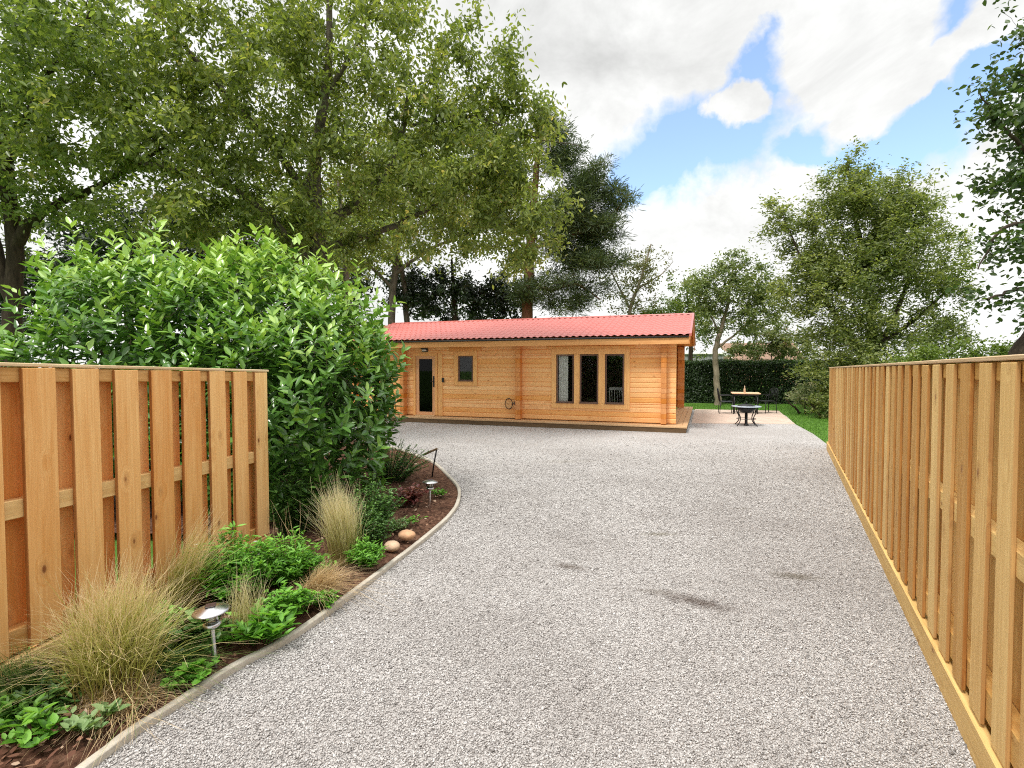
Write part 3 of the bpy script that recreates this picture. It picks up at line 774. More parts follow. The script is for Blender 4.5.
    # small window
    def window(x0, x1, z0, z1, name='window', curtain=False):
        f = MB(); framebox(f, x0, x1, z0, z1, .028, y-.018, y+.05, .003); f = f.build(name, M['frame_dark'], root)
        m = MB(); m.span((x0+.027, y+.012, z0+.027), (x1-.027, y+.018, z1-.027)); m.build('pane', M['glass'], f)
        m = MB(); m.span((x0-.02, y-.055, z0-.022), (x1+.02, y-.020, z0-.002), .003); m.build('sill', M['frame_dark'], f)
        return f
    window(-6.645, -6.175, 1.285, 2.025)
    m = MB(); framebox(m, -6.80, -6.02, 1.13, 2.18, .14, y-.030, y-.003); m.build('window_trim', M['trim'], root)
    m = MB(); m.span((-6.95, y-.034, 2.182), (-5.90, y-.003, 2.30), .004); m.build('window_head', M['trim'], root)
    for a, b in ((-3.555, -3.065), (-2.875, -2.375), (-2.165, -1.665)): window(a, b, .695, 2.045)
    m = MB(); zt, zb = 2.055, .685
    for a, b in ((-3.71, -3.57), (-3.05, -2.89), (-2.36, -2.18), (-1.65, -1.50)): m.span((a, y-.028, zb), (b, y-.003, zt), .004)
    m.span((-3.71, y-.030, .535), (-1.50, y-.003, zb-.002), .004); m.span((-3.71, y-.030, zt+.002), (-1.50, y-.003, 2.215), .004)
    m.build('window_trim', M['trim'], root)
    m = MB(); m.span((-3.85, y-.036, 2.217), (-1.36, y-.003, 2.285), .004); m.build('window_head', M['trim'], root)
    return root
cabin()
def cabin_things():
    # curtain behind the left pane: pleated cloth
    xs = np.linspace(-3.53, -3.25, 40); zs = np.linspace(.62, 2.08, 6)
    V = np.array([[x, .535+.018*math.sin((x+3.5)*95)*(1+.2*math.sin(z*3)), z] for z in zs for x in xs])
    V = np.array([cab(*v) for v in V])
    F = np.array([(i*40+j, i*40+j+1, (i+1)*40+j+1, (i+1)*40+j) for i in range(5) for j in range(39)])
    c = npmesh('curtain', V, F, M['curtain'], smooth=True); tag(c, 'white curtain hanging behind the leftmost of three tall cabin panes', 'curtain')
    # chair seen through the right pane
    r = empty('dining_chair', cab(-1.92, 1.15, .185), CA+.5, 'pale chair indoors seen through the rightmost of three tall cabin panes', 'chair')
    m = MB(); m.box((0, 0, .46), (.42, .40, .035), .01); m.build('seat', M['white_item'], r)
    for sx in (-.18, .18):
        for sy in (-.17, .17):
            m = MB(); m.tube([(sx, sy, 0), (sx*.95, sy*.95, .45)], .018, 6); m.build('leg', M['white_item'], r)
    m = MB()
    for sx in (-.19, .19): m.tube([(sx, .18, .46), (sx, .24, .92)], .017, 6)
    m.box((0, .24, .88), (.40, .022, .09), .008)
    for k in range(4): m.tube([(-.12+.08*k, .185, .47), (-.12+.08*k, .235, .86)], .009, 6)
    m.build('backrest', M['white_item'], r)
    # coil of hose on the wall
    h = empty('hose_coil', cab(-5.0, .385, .62), CA, 'small dark ring shaped coil hung low on the cabin wall', 'hose')
    m = MB()
    for k in range(3):
        m.tube([(.115*math.cos(a)+.006*k, -.012-.014*k, .155*math.sin(a)) for a in np.linspace(0, 2*math.pi, 25)], .010, 6, cap=False)
    m.build('coil', M['black'], h)
    m = MB(); m.tube([(.10, -.02, -.02), (.18, -.03, .03), (.22, -.03, .0)], .012, 6); m.box((.18, .0, .02), (.05, .07, .08), .01); m.build('tap', M['frame_dark'], h)
cabin_things()

# ------------------------------------------------------------------ patio furniture
def fire_table():
    r = empty('round_table', cab(2.78, 2.42, .012), 0, 'low round patio table with blue tiled rim and black curved legs', 'table')
    r.location = (6.80, 15.35, .002)
    m = MB(); m.lathe([(.40, .545), (.405, .555), (.40, .57), (.26, .572), (.26, .545)], n=32); m.build('table_rim', M['tile'], r)
    m = MB(); m.lathe([(.0, .36), (.14, .38), (.24, .46), (.262, .54), (.25, .54), (.23, .47), (.13, .40), (.0, .385)], n=28); m.build('bowl', M['black'], r)
    m = MB(); m.lathe([(.258, .566), (.2, .60), (.1, .625), (.0, .632)], n=28); m.tube([(0, 0, .63), (0, 0, .70)], .014, 8); m.build('lid', M['black'], r)
    m = MB(); m.lathe([(.0, 0), (.075, .0), (.07, .02), (.04, .06), (.04, .36), (0, .362)], n=16); m.build('pedestal', M['black'], r)
    for k in range(4):
        a = math.pi/4+k*math.pi/2-.3; c, s = math.cos(a), math.sin(a)
        q = smooth_path([(c*d, s*d, z) for d, z in ((.36, .545), (.33, .40), (.25, .25), (.27, .12), (.38, .012))], 14)
        m = MB(); m.tube(q, .014, 6); m.build('leg', M['black'], r)
    m = MB(); m.tube([(.26*math.cos(a), .26*math.sin(a), .20) for a in np.linspace(0, 2*math.pi, 25)], .008, 6, cap=False); m.build('stretcher', M['black'], r)
fire_table()
def garden_table():
    r = empty('garden_table', (8.55, 19.4, .012), CA, 'square table with orange timber top standing on the paved patio', 'table')
    m = MB()
    for k in range(6): m.box((0, -.375+k*.15, .735), (.95, .144, .035), .004)
    m.build('tabletop', M['table_wood'], r)
    m = MB(); m.span((-.42, -.40, .66), (.42, .40, .712), .004); m.build('apron', M['black'], r)
    for sx in (-.38, .38):
        for sy in (-.36, .36):
            m = MB(); m.tube([(sx, sy, 0), (sx, sy, .66)], .02, 8); m.build('leg', M['black'], r)
    b = MB(); b.lathe([(0, 0), (.035, 0), (.037, .02), (.036, .13), (.014, .19), (.013, .25), (0, .252)], n=14)
    o = b.build('bottle', M['stone_pale'], None, (8.50, 19.35, .766)); tag(o, 'small pale bottle standing on the orange timber table top', 'bottle')
garden_table()
def chair(loc, rz, label):
    r = empty('metal_chair', loc, rz, label, 'chair', 'black metal chairs at the patio table')
    m = MB(); m.box((0, 0, .44), (.46, .44, .02), .006); m.build('seat', M['black'], r)
    for sx in (-.21, .21):
        for sy in (-.20, .20):
            m = MB(); m.tube([(sx*1.1, sy*1.15, 0), (sx, sy, .44)], .013, 6); m.build('leg', M['black'], r)
    m = MB()
    q = [(-.22, .21, .44), (-.23, .27, .80), (-.12, .29, .90), (.12, .29, .90), (.23, .27, .80), (.22, .21, .44)]
    m.tube(smooth_path(q, 20), .013, 6)
    for k in range(5): m.tube([(-.14+.07*k, .215, .45), (-.14+.07*k, .285, .88)], .006, 5)
    m.build('backrest', M['black'], r)
    for sx in (-1, 1):
        m = MB(); m.tube(smooth_path([(sx*.23, .25, .66), (sx*.26, 0, .67), (sx*.25, -.20, .64), (sx*.22, -.20, .45)], 12), .011, 6); m.build('armrest', M['black'], r)
chair((7.78, 19.25, .012), R(75), 'black metal chair left of the orange timber patio table')
chair((9.38, 19.45, .012), R(-80), 'black metal chair right of the orange timber patio table')

# ------------------------------------------------------------------ bed: lamps, stones, stake
def solar_lamp(loc, label, sc_=1.0, tilt=0.0):
    r = empty('solar_lamp', loc, .4, label, 'garden light', 'solar stake lights in the planting bed'); r.scale = (sc_*1.12, sc_*1.12, sc_*.95); r.rotation_euler = (0, tilt, .4)
    m = MB(); m.lathe([(0, .357), (.020, .356), (.034, .352), (.070, .336), (.078, .328), (.078, .324), (.060, .326), (0, .330)], n=32); cap = m.build('cap', M['steel'], r)
    m = MB(); m.box((0, 0, .3585), (.044, .044, .006), .002); m.build('solar_cell', M['cell'], cap)
    m = MB(); m.lathe([(.044, .325), (.040, .29), (.030, .262), (.026, .262), (.036, .29), (.040, .325)], n=24); m.build('lens', M['clear'], r)
    m = MB(); m.lathe([(0, .31), (.010, .31), (.012, .275), (.0, .272)], n=12); m.build('bulb', M['white_item'], r)
    m = MB(); m.lathe([(0, .268), (.034, .266), (.040, .256), (.040, .246), (.022, .232), (.013, .225), (0, .225)], n=24); m.build('collar', M['steel'], r)
    m = MB(); m.lathe([(.0115, .228), (.0115, -.06), (0, -.08)], n=14); m.build('stake', M['steel'], r)
solar_lamp((-1.635, 2.87, .035), 'steel solar lamp nearest the drive edge beside feathery grass', 1.06, -.05)
solar_lamp((-.96, 6.10, .05), 'steel solar lamp standing in bare soil near the curve of the bed', 1.02, .04)
def boulder(loc, r, label, mat, seed):
    m = MB(); bmesh.ops.create_icosphere(m.b, subdivisions=4, radius=1)
    g = np.random.default_rng(seed); d = g.normal(size=(7, 3)); d /= np.linalg.norm(d, axis=1)[:, None]
    for v in m.b.verts:
        p = np.array(v.co); f = 1+.17*sum(max(0, float(p@k))**2*a for k, a in zip(d, (.6, -.9, .7, -.6, .5, -.7, .4)))
        f += .012*math.sin(p[0]*9+seed)*math.cos(p[1]*8+p[2]*7)
        v.co = Vector(p*f*np.array(r))
    for f in m.b.faces: f.smooth = True
    o = m.build('boulder', mat, None, loc); tag(o, label, 'stone'); return o
boulder((-1.085, 4.74, .085), (.072, .064, .046), 'tan rounded stone nearer to the bright green fern', M['stone_pale'], 3)
boulder((-1.00, 5.02, .095), (.085, .068, .046), 'orange flat topped stone nearer to the bare soil', M['stone'], 5)
def stake():
    r = empty('garden_stake', (-1.22, 8.0, .04), 0, 'thin dark stake with a sloping bar at the far end of the bed', 'stake')
    m = MB(); m.tube([(0, 0, -.05), (.04, 0, .22), (.08, 0, .42)], .012, 6); m.build('post', M['black'], r)
    m = MB(); m.box((-.02, 0, .375), (.24, .05, .03), .008, Matrix.Rotation(R(-24), 3, 'Y')); 
    m.build('bar', M['sleeper'], r)
stake()

# ------------------------------------------------------------------ planting in the bed
tuft('feather_grass', 'largest feathery grass clump, green centred with straw tips, front of orange fence', (-2.03, 2.66, .05), 2000, .54, .24, M['g_feather'], .0022, .52, (.04, 0), hv=.20, base_r=.055, seg=6)
tuft('feather_grass', 'straw coloured grass leaning against the orange fence behind the biggest clump', (-2.20, 3.45, .05), 650, .50, .11, M['g_feather'], .0022, .45, (.30, .02), hv=.25, base_r=.035, seg=6)
tuft('feather_grass', 'upright pale grass clump standing in front of the laurel', (-1.42, 4.42, .05), 1300, .52, .10, M['g_pale'], .0020, .2, (-.10, 0), hv=.2, base_r=.04, seg=6)
tuft('feather_grass', 'low tan grass tuft flopping onto the kerb below the upright pale clump', (-1.40, 3.78, .05), 700, .24, .20, M['g_straw'], .0018, .6, (.55, -.1), hv=.25, base_r=.04, seg=6)
tuft('dry_grass', 'dry brown skirt of dead blades spilling to the kerb under the biggest clump', (-1.93, 2.56, .05), 700, .13, .20, M['g_straw'], .0016, .6, (.35, -.1), hv=.3, base_r=.06, seg=5)
tuft('green_grass', 'dark green grass tussock beside the fence plinth at the left edge', (-2.46, 2.62, .05), 420, .20, .16, M['g_green'], .0028, .5, (-.1, -.1), hv=.25, base_r=.05)
tuft('green_grass', 'dark green grass flopping right from under the biggest clump', (-1.86, 2.78, .05), 420, .16, .20, M['g_green'], .0025, .6, (.4, 0), hv=.25, base_r=.05)
tuft('green_grass', 'thin seeding grass between the solar lamp and the flowering plant', (-1.62, 3.16, .05), 260, .32, .07, M['g_pale'], .0016, .2, (.05, 0), hv=.25, base_r=.035)
tuft('wild_grass', 'few tall wispy stems rising before the laurel base', (-1.75, 4.1, .05), 22, .55, .12, M['g_straw'], .0022, .3, (-.1, 0), hv=.2, base_r=.05)
leafy('flowering_perennial', 'bright green bushy plant with white flowers against the fence end', (-1.98, 3.72, .05), 170, .48, .36, .07, .018, M['leaf_bright'], 16, flowers=(5, .016, M['petal']))
leafy('leafy_perennial', 'bright green feathery plant at the foot of the last fence board', (-1.72, 3.98, .05), 120, .40, .30, .06, .015, M['leaf_bright'], 16)
leafy('leafy_perennial', 'broad leaved green plant just right of the near solar lamp', (-1.52, 3.12, .05), 22, .17, .19, .11, .040, M['leaf_bright'], 6, up=.7)
leafy('leafy_perennial', 'spreading green plant along the kerb below the bushy flowering plant', (-1.48, 3.46, .05), 60, .20, .24, .06, .024, M['leaf_bright'], 9)
leafy('leafy_perennial', 'dark broad leaved plant behind the near solar lamp', (-1.86, 3.05, .05), 50, .20, .24, .075, .040, M['leaf_small'], 8)
leafy('leafy_perennial', 'low round leaved plant between the biggest grass and the kerb', (-1.70, 2.72, .05), 26, .10, .15, .05, .040, M['leaf_bright'], 6)
leafy('leafy_weed', 'lime green weed in the bottom left corner of the bed', (-2.10, 2.30, .05), 22, .12, .16, .062, .030, M['leaf_bright'], 6, up=.7)
leafy('leafy_weed', 'lime green weed right at the left picture edge', (-2.34, 2.36, .05), 20, .13, .16, .062, .030, M['leaf_bright'], 6, up=.7)
leafy('leafy_weed', 'grey green scalloped weed in front of the biggest grass clump', (-1.92, 2.36, .05), 14, .11, .12, .06, .034, M['leaf_grey'], 6, up=.8)
leafy('small_shrub', 'bright green ferny shrub beside the tan stone', (-1.20, 4.34, .05), 70, .24, .17, .05, .012, M['leaf_bright'], 16)
leafy('small_shrub', 'dark small leaved shrub below the right side of the laurel', (-1.42, 5.2, .05), 150, .62, .36, .040, .018, M['leaf_small'], 18, cat='shrub')
leafy('small_shrub', 'trailing small leaved shrub beyond the laurel at the far end of the bed', (-1.75, 7.6, .05), 160, .62, .55, .045, .018, M['leaf_small'], 16, cat='shrub', lean=(.25, 0))
leafy('small_shrub', 'dark shrub filling the corner under the laurel by the fence end', (-2.15, 5.15, .05), 90, .75, .35, .08, .030, M['leaf_small'], 12, cat='shrub')
leafy('leafy_perennial', 'green leaves filling the gap between the fence and the leaning straw grass', (-2.16, 3.05, .05), 60, .26, .26, .06, .024, M['leaf_bright'], 10)
leafy('leafy_perennial', 'low green plant between the tan tuft and the pale upright clump', (-1.58, 4.05, .05), 60, .22, .22, .05, .018, M['leaf_bright'], 11)
leafy('leafy_perennial', 'low green plant at the kerb between the lamp and the tan tuft', (-1.30, 3.62, .05), 30, .10, .14, .045, .022, M['leaf_bright'], 7)
leafy('leafy_perennial', 'dark green low plant under the front of the biggest grass clump', (-2.22, 2.50, .05), 50, .16, .20, .06, .022, M['leaf_small'], 8)
leafy('small_shrub', 'dark small leaved shrub left of the two stones under the laurel', (-1.30, 4.85, .05), 90, .40, .24, .035, .016, M['leaf_small'], 14, cat='shrub')
leafy('leafy_perennial', 'straggly green plant on the bare soil above the orange stone', (-1.15, 5.35, .05), 24, .12, .16, .04, .016, M['leaf_grey'], 8)
leafy('red_plant', 'dark red leaved plant on the soil left of the far solar lamp', (-1.24, 6.35, .05), 40, .22, .26, .06, .045, M['leaf_red'], 8)
leafy('seedling', 'small green seedling on the bare soil behind the far solar lamp', (-.93, 6.75, .05), 16, .13, .12, .05, .022, M['leaf_bright'], 6)
leafy('seedling', 'small green seedling on the soil in front of the far solar lamp', (-1.05, 5.55, .05), 14, .09, .14, .04, .02, M['leaf_bright'], 6)

# ------------------------------------------------------------------ laurel
def laurel():
    root = empty('laurel_bush', (-3.2, 6.2, 0), 0, 'big glossy green laurel bush rising behind the orange fence', 'bush')
    loc = np.array([-3.2, 6.2, 0]); E = np.array([(-3.10, 6.5, 1.50, 1.58, 1.15, 1.53), (-4.50, 6.3, 1.45, 1.12, 1.05, 1.58), (-2.22, 6.05, 1.10, .76, 1.0, 1.25), (-2.75, 5.75, 1.15, .8, .6, 1.1)])
    def inner(P, f=.93):
        r = np.zeros(len(P), bool)
        for e in E: r |= np.sum(((P-e[:3])/(e[3:]*f))**2, axis=1) < 1
        return r
    Ps, Ns = [], []
    for e in E:
        n = int(900*e[3]*e[5]/2); d = unit(rng.normal(size=(n, 3))); bump = 1+.11*np.sin(d[:, 0]*7+e[0])*np.cos(d[:, 2]*6+d[:, 1]*5)+rng.normal(0, .06, n)
        P = e[:3]+d*e[3:]*bump[:, None]; N = unit(d/e[3:])
        k = ~inner(P, .90) & (P[:, 2] > .28); Ps.append(P[k]); Ns.append(N[k])
    P = np.concatenate(Ps); N = np.concatenate(Ns); ns = len(P)
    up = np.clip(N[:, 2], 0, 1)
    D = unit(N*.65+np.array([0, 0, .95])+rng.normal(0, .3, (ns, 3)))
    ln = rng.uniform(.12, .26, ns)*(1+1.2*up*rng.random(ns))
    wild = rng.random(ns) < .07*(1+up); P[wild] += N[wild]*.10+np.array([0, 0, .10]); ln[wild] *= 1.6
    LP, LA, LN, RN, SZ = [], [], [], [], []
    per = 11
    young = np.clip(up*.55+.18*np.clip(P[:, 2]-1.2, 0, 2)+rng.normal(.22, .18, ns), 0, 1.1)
    o = unit(np.cross(D, rng.normal(size=(ns, 3)))); o2 = np.cross(D, o)
    for j in range(per):
        f = (j+.5)/per; a = j*2.4+rng.uniform(-.3, .3, ns)
        rad = o*np.cos(a)[:, None]+o2*np.sin(a)[:, None]
        base = P+D*((f-.75)*ln*1.25)[:, None]
        tilt = .25+.9*f
        A = rad+D*tilt+rng.normal(0, .15, (ns, 3))
        LP.append(base); LA.append(A); LN.append(D*1.0-rad*.5+rng.normal(0, .15, (ns, 3)))
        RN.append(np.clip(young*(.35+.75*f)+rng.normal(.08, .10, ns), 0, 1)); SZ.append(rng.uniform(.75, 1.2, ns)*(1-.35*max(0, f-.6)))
    LP = np.concatenate(LP); LA = np.concatenate(LA); LN = np.concatenate(LN); RN = np.concatenate(RN); SZ = np.concatenate(SZ)
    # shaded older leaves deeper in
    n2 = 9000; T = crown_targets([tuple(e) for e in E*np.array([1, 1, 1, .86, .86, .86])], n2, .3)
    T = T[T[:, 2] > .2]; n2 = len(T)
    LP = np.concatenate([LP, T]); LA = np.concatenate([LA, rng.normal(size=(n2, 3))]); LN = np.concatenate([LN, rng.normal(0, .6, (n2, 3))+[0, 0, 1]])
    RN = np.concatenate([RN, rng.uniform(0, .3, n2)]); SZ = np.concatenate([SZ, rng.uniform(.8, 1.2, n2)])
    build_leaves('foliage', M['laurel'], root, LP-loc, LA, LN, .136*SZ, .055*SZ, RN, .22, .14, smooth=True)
    limbs = []
    for (x, y) in ((-3.3, 6.4), (-2.5, 6.0), (-4.4, 6.3), (-2.9, 5.9), (-3.8, 6.5)):
        limbs.append([[x, y, 0, .04], [x+rng.normal(0, .1), y, .8, .03], [x+rng.normal(0, .25), y+rng.normal(0, .2), 1.9, .015]])
    k = rng.choice(ns, 420, replace=False); paths, _ = grow(limbs, P[k], .012)
    tubes('stem', M['bark_dark'], root, [(p-loc, r) for p, r in paths])
laurel()

# ------------------------------------------------------------------ trees on the left and behind the cabin
tree('cherry_tree', 'big spreading cherry tree with drooping leaves behind the laurel', spot(318, 440, 12.3)*[1, 1, 0],
     [limb((318, 450, 12.3, .24), (318, 330, 12.3, .20), (320, 240, 12.2, .18), (316, 170, 12, .14), (330, 90, 11.8, .09), (335, -20, 11.6, .05)),
      limb((322, 230, 12.2, .12), (375, 190, 12, .10), (400, 150, 11.8, .07), (412, 90, 11.6, .04)),
      limb((318, 250, 12.2, .11), (360, 240, 12.4, .08), (430, 210, 12.4, .05), (500, 160, 12.3, .03)),
      limb((316, 200, 12, .09), (250, 120, 11.2, .06), (180, 40, 10.6, .04), (120, -30, 10.2, .025)),
      limb((318, 270, 12.2, .09), (250, 200, 11.2, .06), (170, 170, 10.4, .04), (110, 160, 9.8, .02)),
      limb((332, 100, 11.8, .06), (370, 30, 11.6, .04), (410, -40, 11.6, .02)),
      limb((412, 130, 11.7, .04), (470, 120, 11.7, .025), (530, 140, 11.7, .015), (580, 150, 11.6, .006))],
     [ell(300, 70, 11.4, 3.3, 2.6, 2.8), ell(430, 190, 11.8, 2.0, 2.0, 1.5), ell(190, 150, 10.6, 2.6, 2.2, 1.9), ell(470, 110, 11.7, 1.25, 1.4, 1.7, 4.5), ell(330, -110, 11.4, 3.2, 3, 2.2, 7), ell(300, 235, 11.8, 2.6, 1.8, 1.0), ell(535, 120, 11.6, .95, .8, 1.1, 1.0), ell(525, 225, 12.2, .9, 1.2, 1.2, 3.2), ell(500, 175, 12, 1.0, 1.2, 1.0, 2.5)],
     1050, 84000, .118, .052, M['leaf_cherry'], M['bark_grey'], 'trees behind the fence and the cabin', sig=.25, sigz=.21, droop_bias=-.7, rmax=.06, twig_share=.5)
tree('broadleaf_tree', 'tree with dark forked trunk at the far left beyond the laurel', spot(14, 440, 10.8)*[1, 1, 0],
     [limb((10, 450, 10.8, .22), (14, 330, 10.8, .17), (18, 240, 10.8, .14), (10, 150, 10.6, .12), (-10, 30, 10.2, .07)),
      limb((16, 250, 10.8, .13), (45, 215, 10.7, .09), (100, 190, 10.5, .06), (170, 150, 10.3, .03)),
      limb((14, 300, 10.8, .12), (-10, 220, 10.8, .10), (-40, 120, 10.8, .06)),
      limb((12, 170, 10.6, .08), (50, 90, 10.1, .05), (100, 20, 9.6, .03))],
     [ell(30, 90, 10, 2.3, 2.2, 2.2), ell(-40, 0, 10, 3, 2.5, 2.6), ell(60, 190, 10.3, 1.6, 1.5, 1.0), ell(-60, 200, 10.6, 2.0, 1.6, 1.5), ell(110, 20, 9.6, 1.7, 1.6, 1.7)],
     560, 34000, .118, .056, M['leaf_left'], M['bark_dark'], 'trees behind the fence and the cabin', rmax=.045, sig=.25, droop_bias=-.5)
tree('broadleaf_tree', 'tree with twin grey trunks just left of the cabin roof', spot(398, 425, 25.08)*[1, 1, 0],
     [limb((392, 425, 25.08, .20), (392, 320, 25.08, .17), (396, 270, 25.08, .15), (402, 220, 24.78, .10), (420, 150, 24.32, .05)),
      limb((410, 425, 25.84, .16), (407, 320, 25.84, .14), (402, 270, 25.84, .12), (385, 210, 25.84, .08)),
      limb((396, 275, 25.08, .10), (430, 250, 24.93, .07), (480, 230, 24.93, .05), (520, 215, 24.93, .03)),
      limb((394, 290, 25.08, .09), (365, 260, 24.62, .06), (340, 230, 24.32, .04))],
     [ell(470, 225, 24.93, 2.85, 2.24, 1.65), ell(400, 180, 24.93, 3.30, 2.52, 2.40), ell(350, 240, 24.93, 2.70, 1.96, 1.80), ell(500, 170, 24.93, 1.95, 1.68, 1.50), ell(430, 265, 24.93, 1.95, 1.40, 0.75, .6)],
     520, 28000, .19, .085, M['leaf_cherry'], M['bark_grey'], 'trees behind the fence and the cabin', sig=.38, droop_bias=-.6)
tree('broadleaf_tree', 'slim grey trunked tree between the laurel and the twin trunked tree', spot(352, 425, 19)*[1, 1, 0],
     [limb((352, 425, 19, .15), (350, 320, 19, .13), (346, 260, 19, .10), (340, 180, 19, .05))],
     [ell(330, 240, 19, 2.6, 1.6, 1.5), ell(270, 220, 19, 2.2, 1.6, 1.6)], 90, 6000, .15, .07, M['leaf_left'], M['bark_grey'], 'trees behind the fence and the cabin', sig=.45)
tree('holly_tree', 'low dark evergreen mass just behind the middle of the cabin roof', spot(455, 405, 26.5)*[1, 1, 0],
     [limb((455, 405, 26.5, .2), (455, 320, 26.5, .15), (452, 260, 26.5, .05))],
     [ell(405, 285, 26.8, 1.3, 1.2, 1.2), ell(500, 290, 26.8, 1.2, 1.2, 1.0), ell(450, 300, 26.5, 2.6, 1.6, 1.2), ell(500, 312, 26.8, 1.6, 1.3, .8), ell(420, 300, 26.5, 1.2, 1.2, .9), ell(450, 275, 26.5, 1.0, 1, .8)],
     260, 15000, .17, .085, M['leaf_dark'], M['bark_dark'], 'trees behind the fence and the cabin', sig=.28, shell=.33)
tree('holly_tree', 'dark evergreen filling the gaps low behind the laurel at left', spot(130, 400, 20)*[1, 1, 0],
     [limb((130, 405, 20, .2), (130, 320, 20, .15), (130, 250, 20, .05))],
     [ell(130, 250, 20, 3.8, 1.6, 1.9), ell(250, 265, 21, 2.8, 1.6, 1.8), ell(20, 300, 20, 2.4, 1.5, 1.6), ell(330, 285, 21, 1.6, 1.4, 1.2)],
     420, 24000, .18, .09, M['leaf_dark'], M['bark_dark'], 'trees behind the fence and the cabin', sig=.4, shell=.4)
tree('pine_tree', 'tall dark pine with a reddish trunk rising behind the cabin roof', spot(528, 400, 25)*[1, 1, 0],
     [limb((527, 400, 25, .30), (527, 330, 25, .27), (529, 270, 25, .24), (533, 210, 25, .19), (538, 150, 25, .10), (540, 125, 25, .04)),
      limb((528, 285, 25, .10), (550, 290, 24.6, .08), (575, 285, 24.2, .06), (600, 300, 24, .03)),
      limb((530, 250, 25, .10), (560, 240, 24.5, .07), (600, 225, 24.2, .05), (630, 195, 24, .02)),
      limb((532, 230, 25, .09), (570, 190, 25, .06), (600, 165, 25, .03)),
      limb((530, 255, 25, .08), (505, 230, 25, .05), (480, 215, 25, .03)),
      limb((534, 200, 25, .08), (515, 165, 25, .05), (505, 145, 25, .03))],
     [ell(590, 185, 24.6, 1.0, 1.2, .8), ell(612, 200, 24.2, .9, .9, .55), ell(560, 160, 25, 1.2, 1.2, .9), ell(545, 130, 25, .9, .9, .6), ell(590, 230, 24.3, 1.3, 1.2, .55), ell(560, 215, 24.8, 1.2, 1.2, .8), ell(575, 265, 24.3, 1.3, 1.2, .5), ell(600, 290, 24, .9, .9, .45), ell(570, 305, 24.3, 1.3, 1.1, .45), ell(580, 225, 24.6, 1.7, 1.4, 2.3, 4.5), ell(535, 290, 24.6, 1.2, 1.0, .8, 1.0), ell(605, 262, 24, 1.1, 1.0, .4), ell(555, 252, 24.6, 1.0, 1.0, .45), ell(560, 285, 24.3, 1.2, 1, .4), ell(500, 190, 25, 1.4, 1.2, 1.1), ell(490, 150, 25, 1.0, 1, .8)],
     520, 62000, .25, .030, M['needle'], M['bark_pine'], 'trees behind the fence and the cabin', sig=.30, sigz=.17, needles=True, twig_share=.3)
tree('sparse_tree', 'thin leafed tree with bare looking twigs right of the pine', spot(632, 400, 28)*[1, 1, 0],
     [limb((628, 400, 28, .12), (628, 320, 28, .10), (640, 280, 28, .07), (650, 245, 28, .03)), limb((630, 310, 28, .06), (612, 275, 28, .04), (605, 255, 28, .02)), limb((636, 290, 28, .05), (660, 275, 28, .03), (672, 262, 28, .015))],
     [ell(625, 270, 28, 1.5, 1.2, 1.2), ell(650, 270, 28, 1.3, 1.2, 1.3), ell(630, 300, 28, 1.6, 1.2, .8)],
     150, 2600, .14, .07, M['leaf_sparse'], M['bark_pale'], 'trees behind the fence and the cabin', sig=.25)
tree('round_shrub', 'olive green rounded tree behind the right end of the cabin roof', spot(690, 400, 29)*[1, 1, 0],
     [limb((690, 400, 29, .14), (690, 330, 29, .10), (686, 290, 29, .04))],
     [ell(682, 302, 29, 1.2, 1.1, 1.3), ell(660, 312, 29, 1.2, 1.1, .6), ell(700, 325, 29, 1.0, 1.1, 1.3), ell(640, 318, 29, 1.2, 1.1, .4)],
     120, 6000, .15, .07, M['leaf_shrub'], M['bark_dark'], sig=.25)
tree('thin_tree', 'small airy tree with a pale slender trunk beside the patio', spot(718, 405, 23.7)*[1, 1, 0],
     [limb((718, 406, 23.6, .16), (717, 380, 23.6, .13), (715, 352, 23.6, .12), (722, 325, 23.6, .09), (728, 295, 23.6, .05), (732, 262, 23.6, .02)), limb((717, 348, 23.6, .06), (740, 330, 23.4, .04), (765, 305, 23.3, .02)), limb((720, 335, 23.6, .05), (705, 305, 23.8, .03), (700, 280, 23.8, .015))],
     [ell(728, 285, 23.6, 1.3, 1.2, 1.3), ell(745, 315, 23.4, 1.3, 1.2, 1.0), ell(708, 310, 23.7, .8, 1, 1.2), ell(735, 262, 23.6, .9, .9, .5), ell(762, 290, 23.2, 1.2, 1.1, 1.1), ell(700, 285, 23.8, .8, .9, .9)],
     380, 13000, .13, .06, M['leaf_thin'], M['bark_pale'], sig=.22)
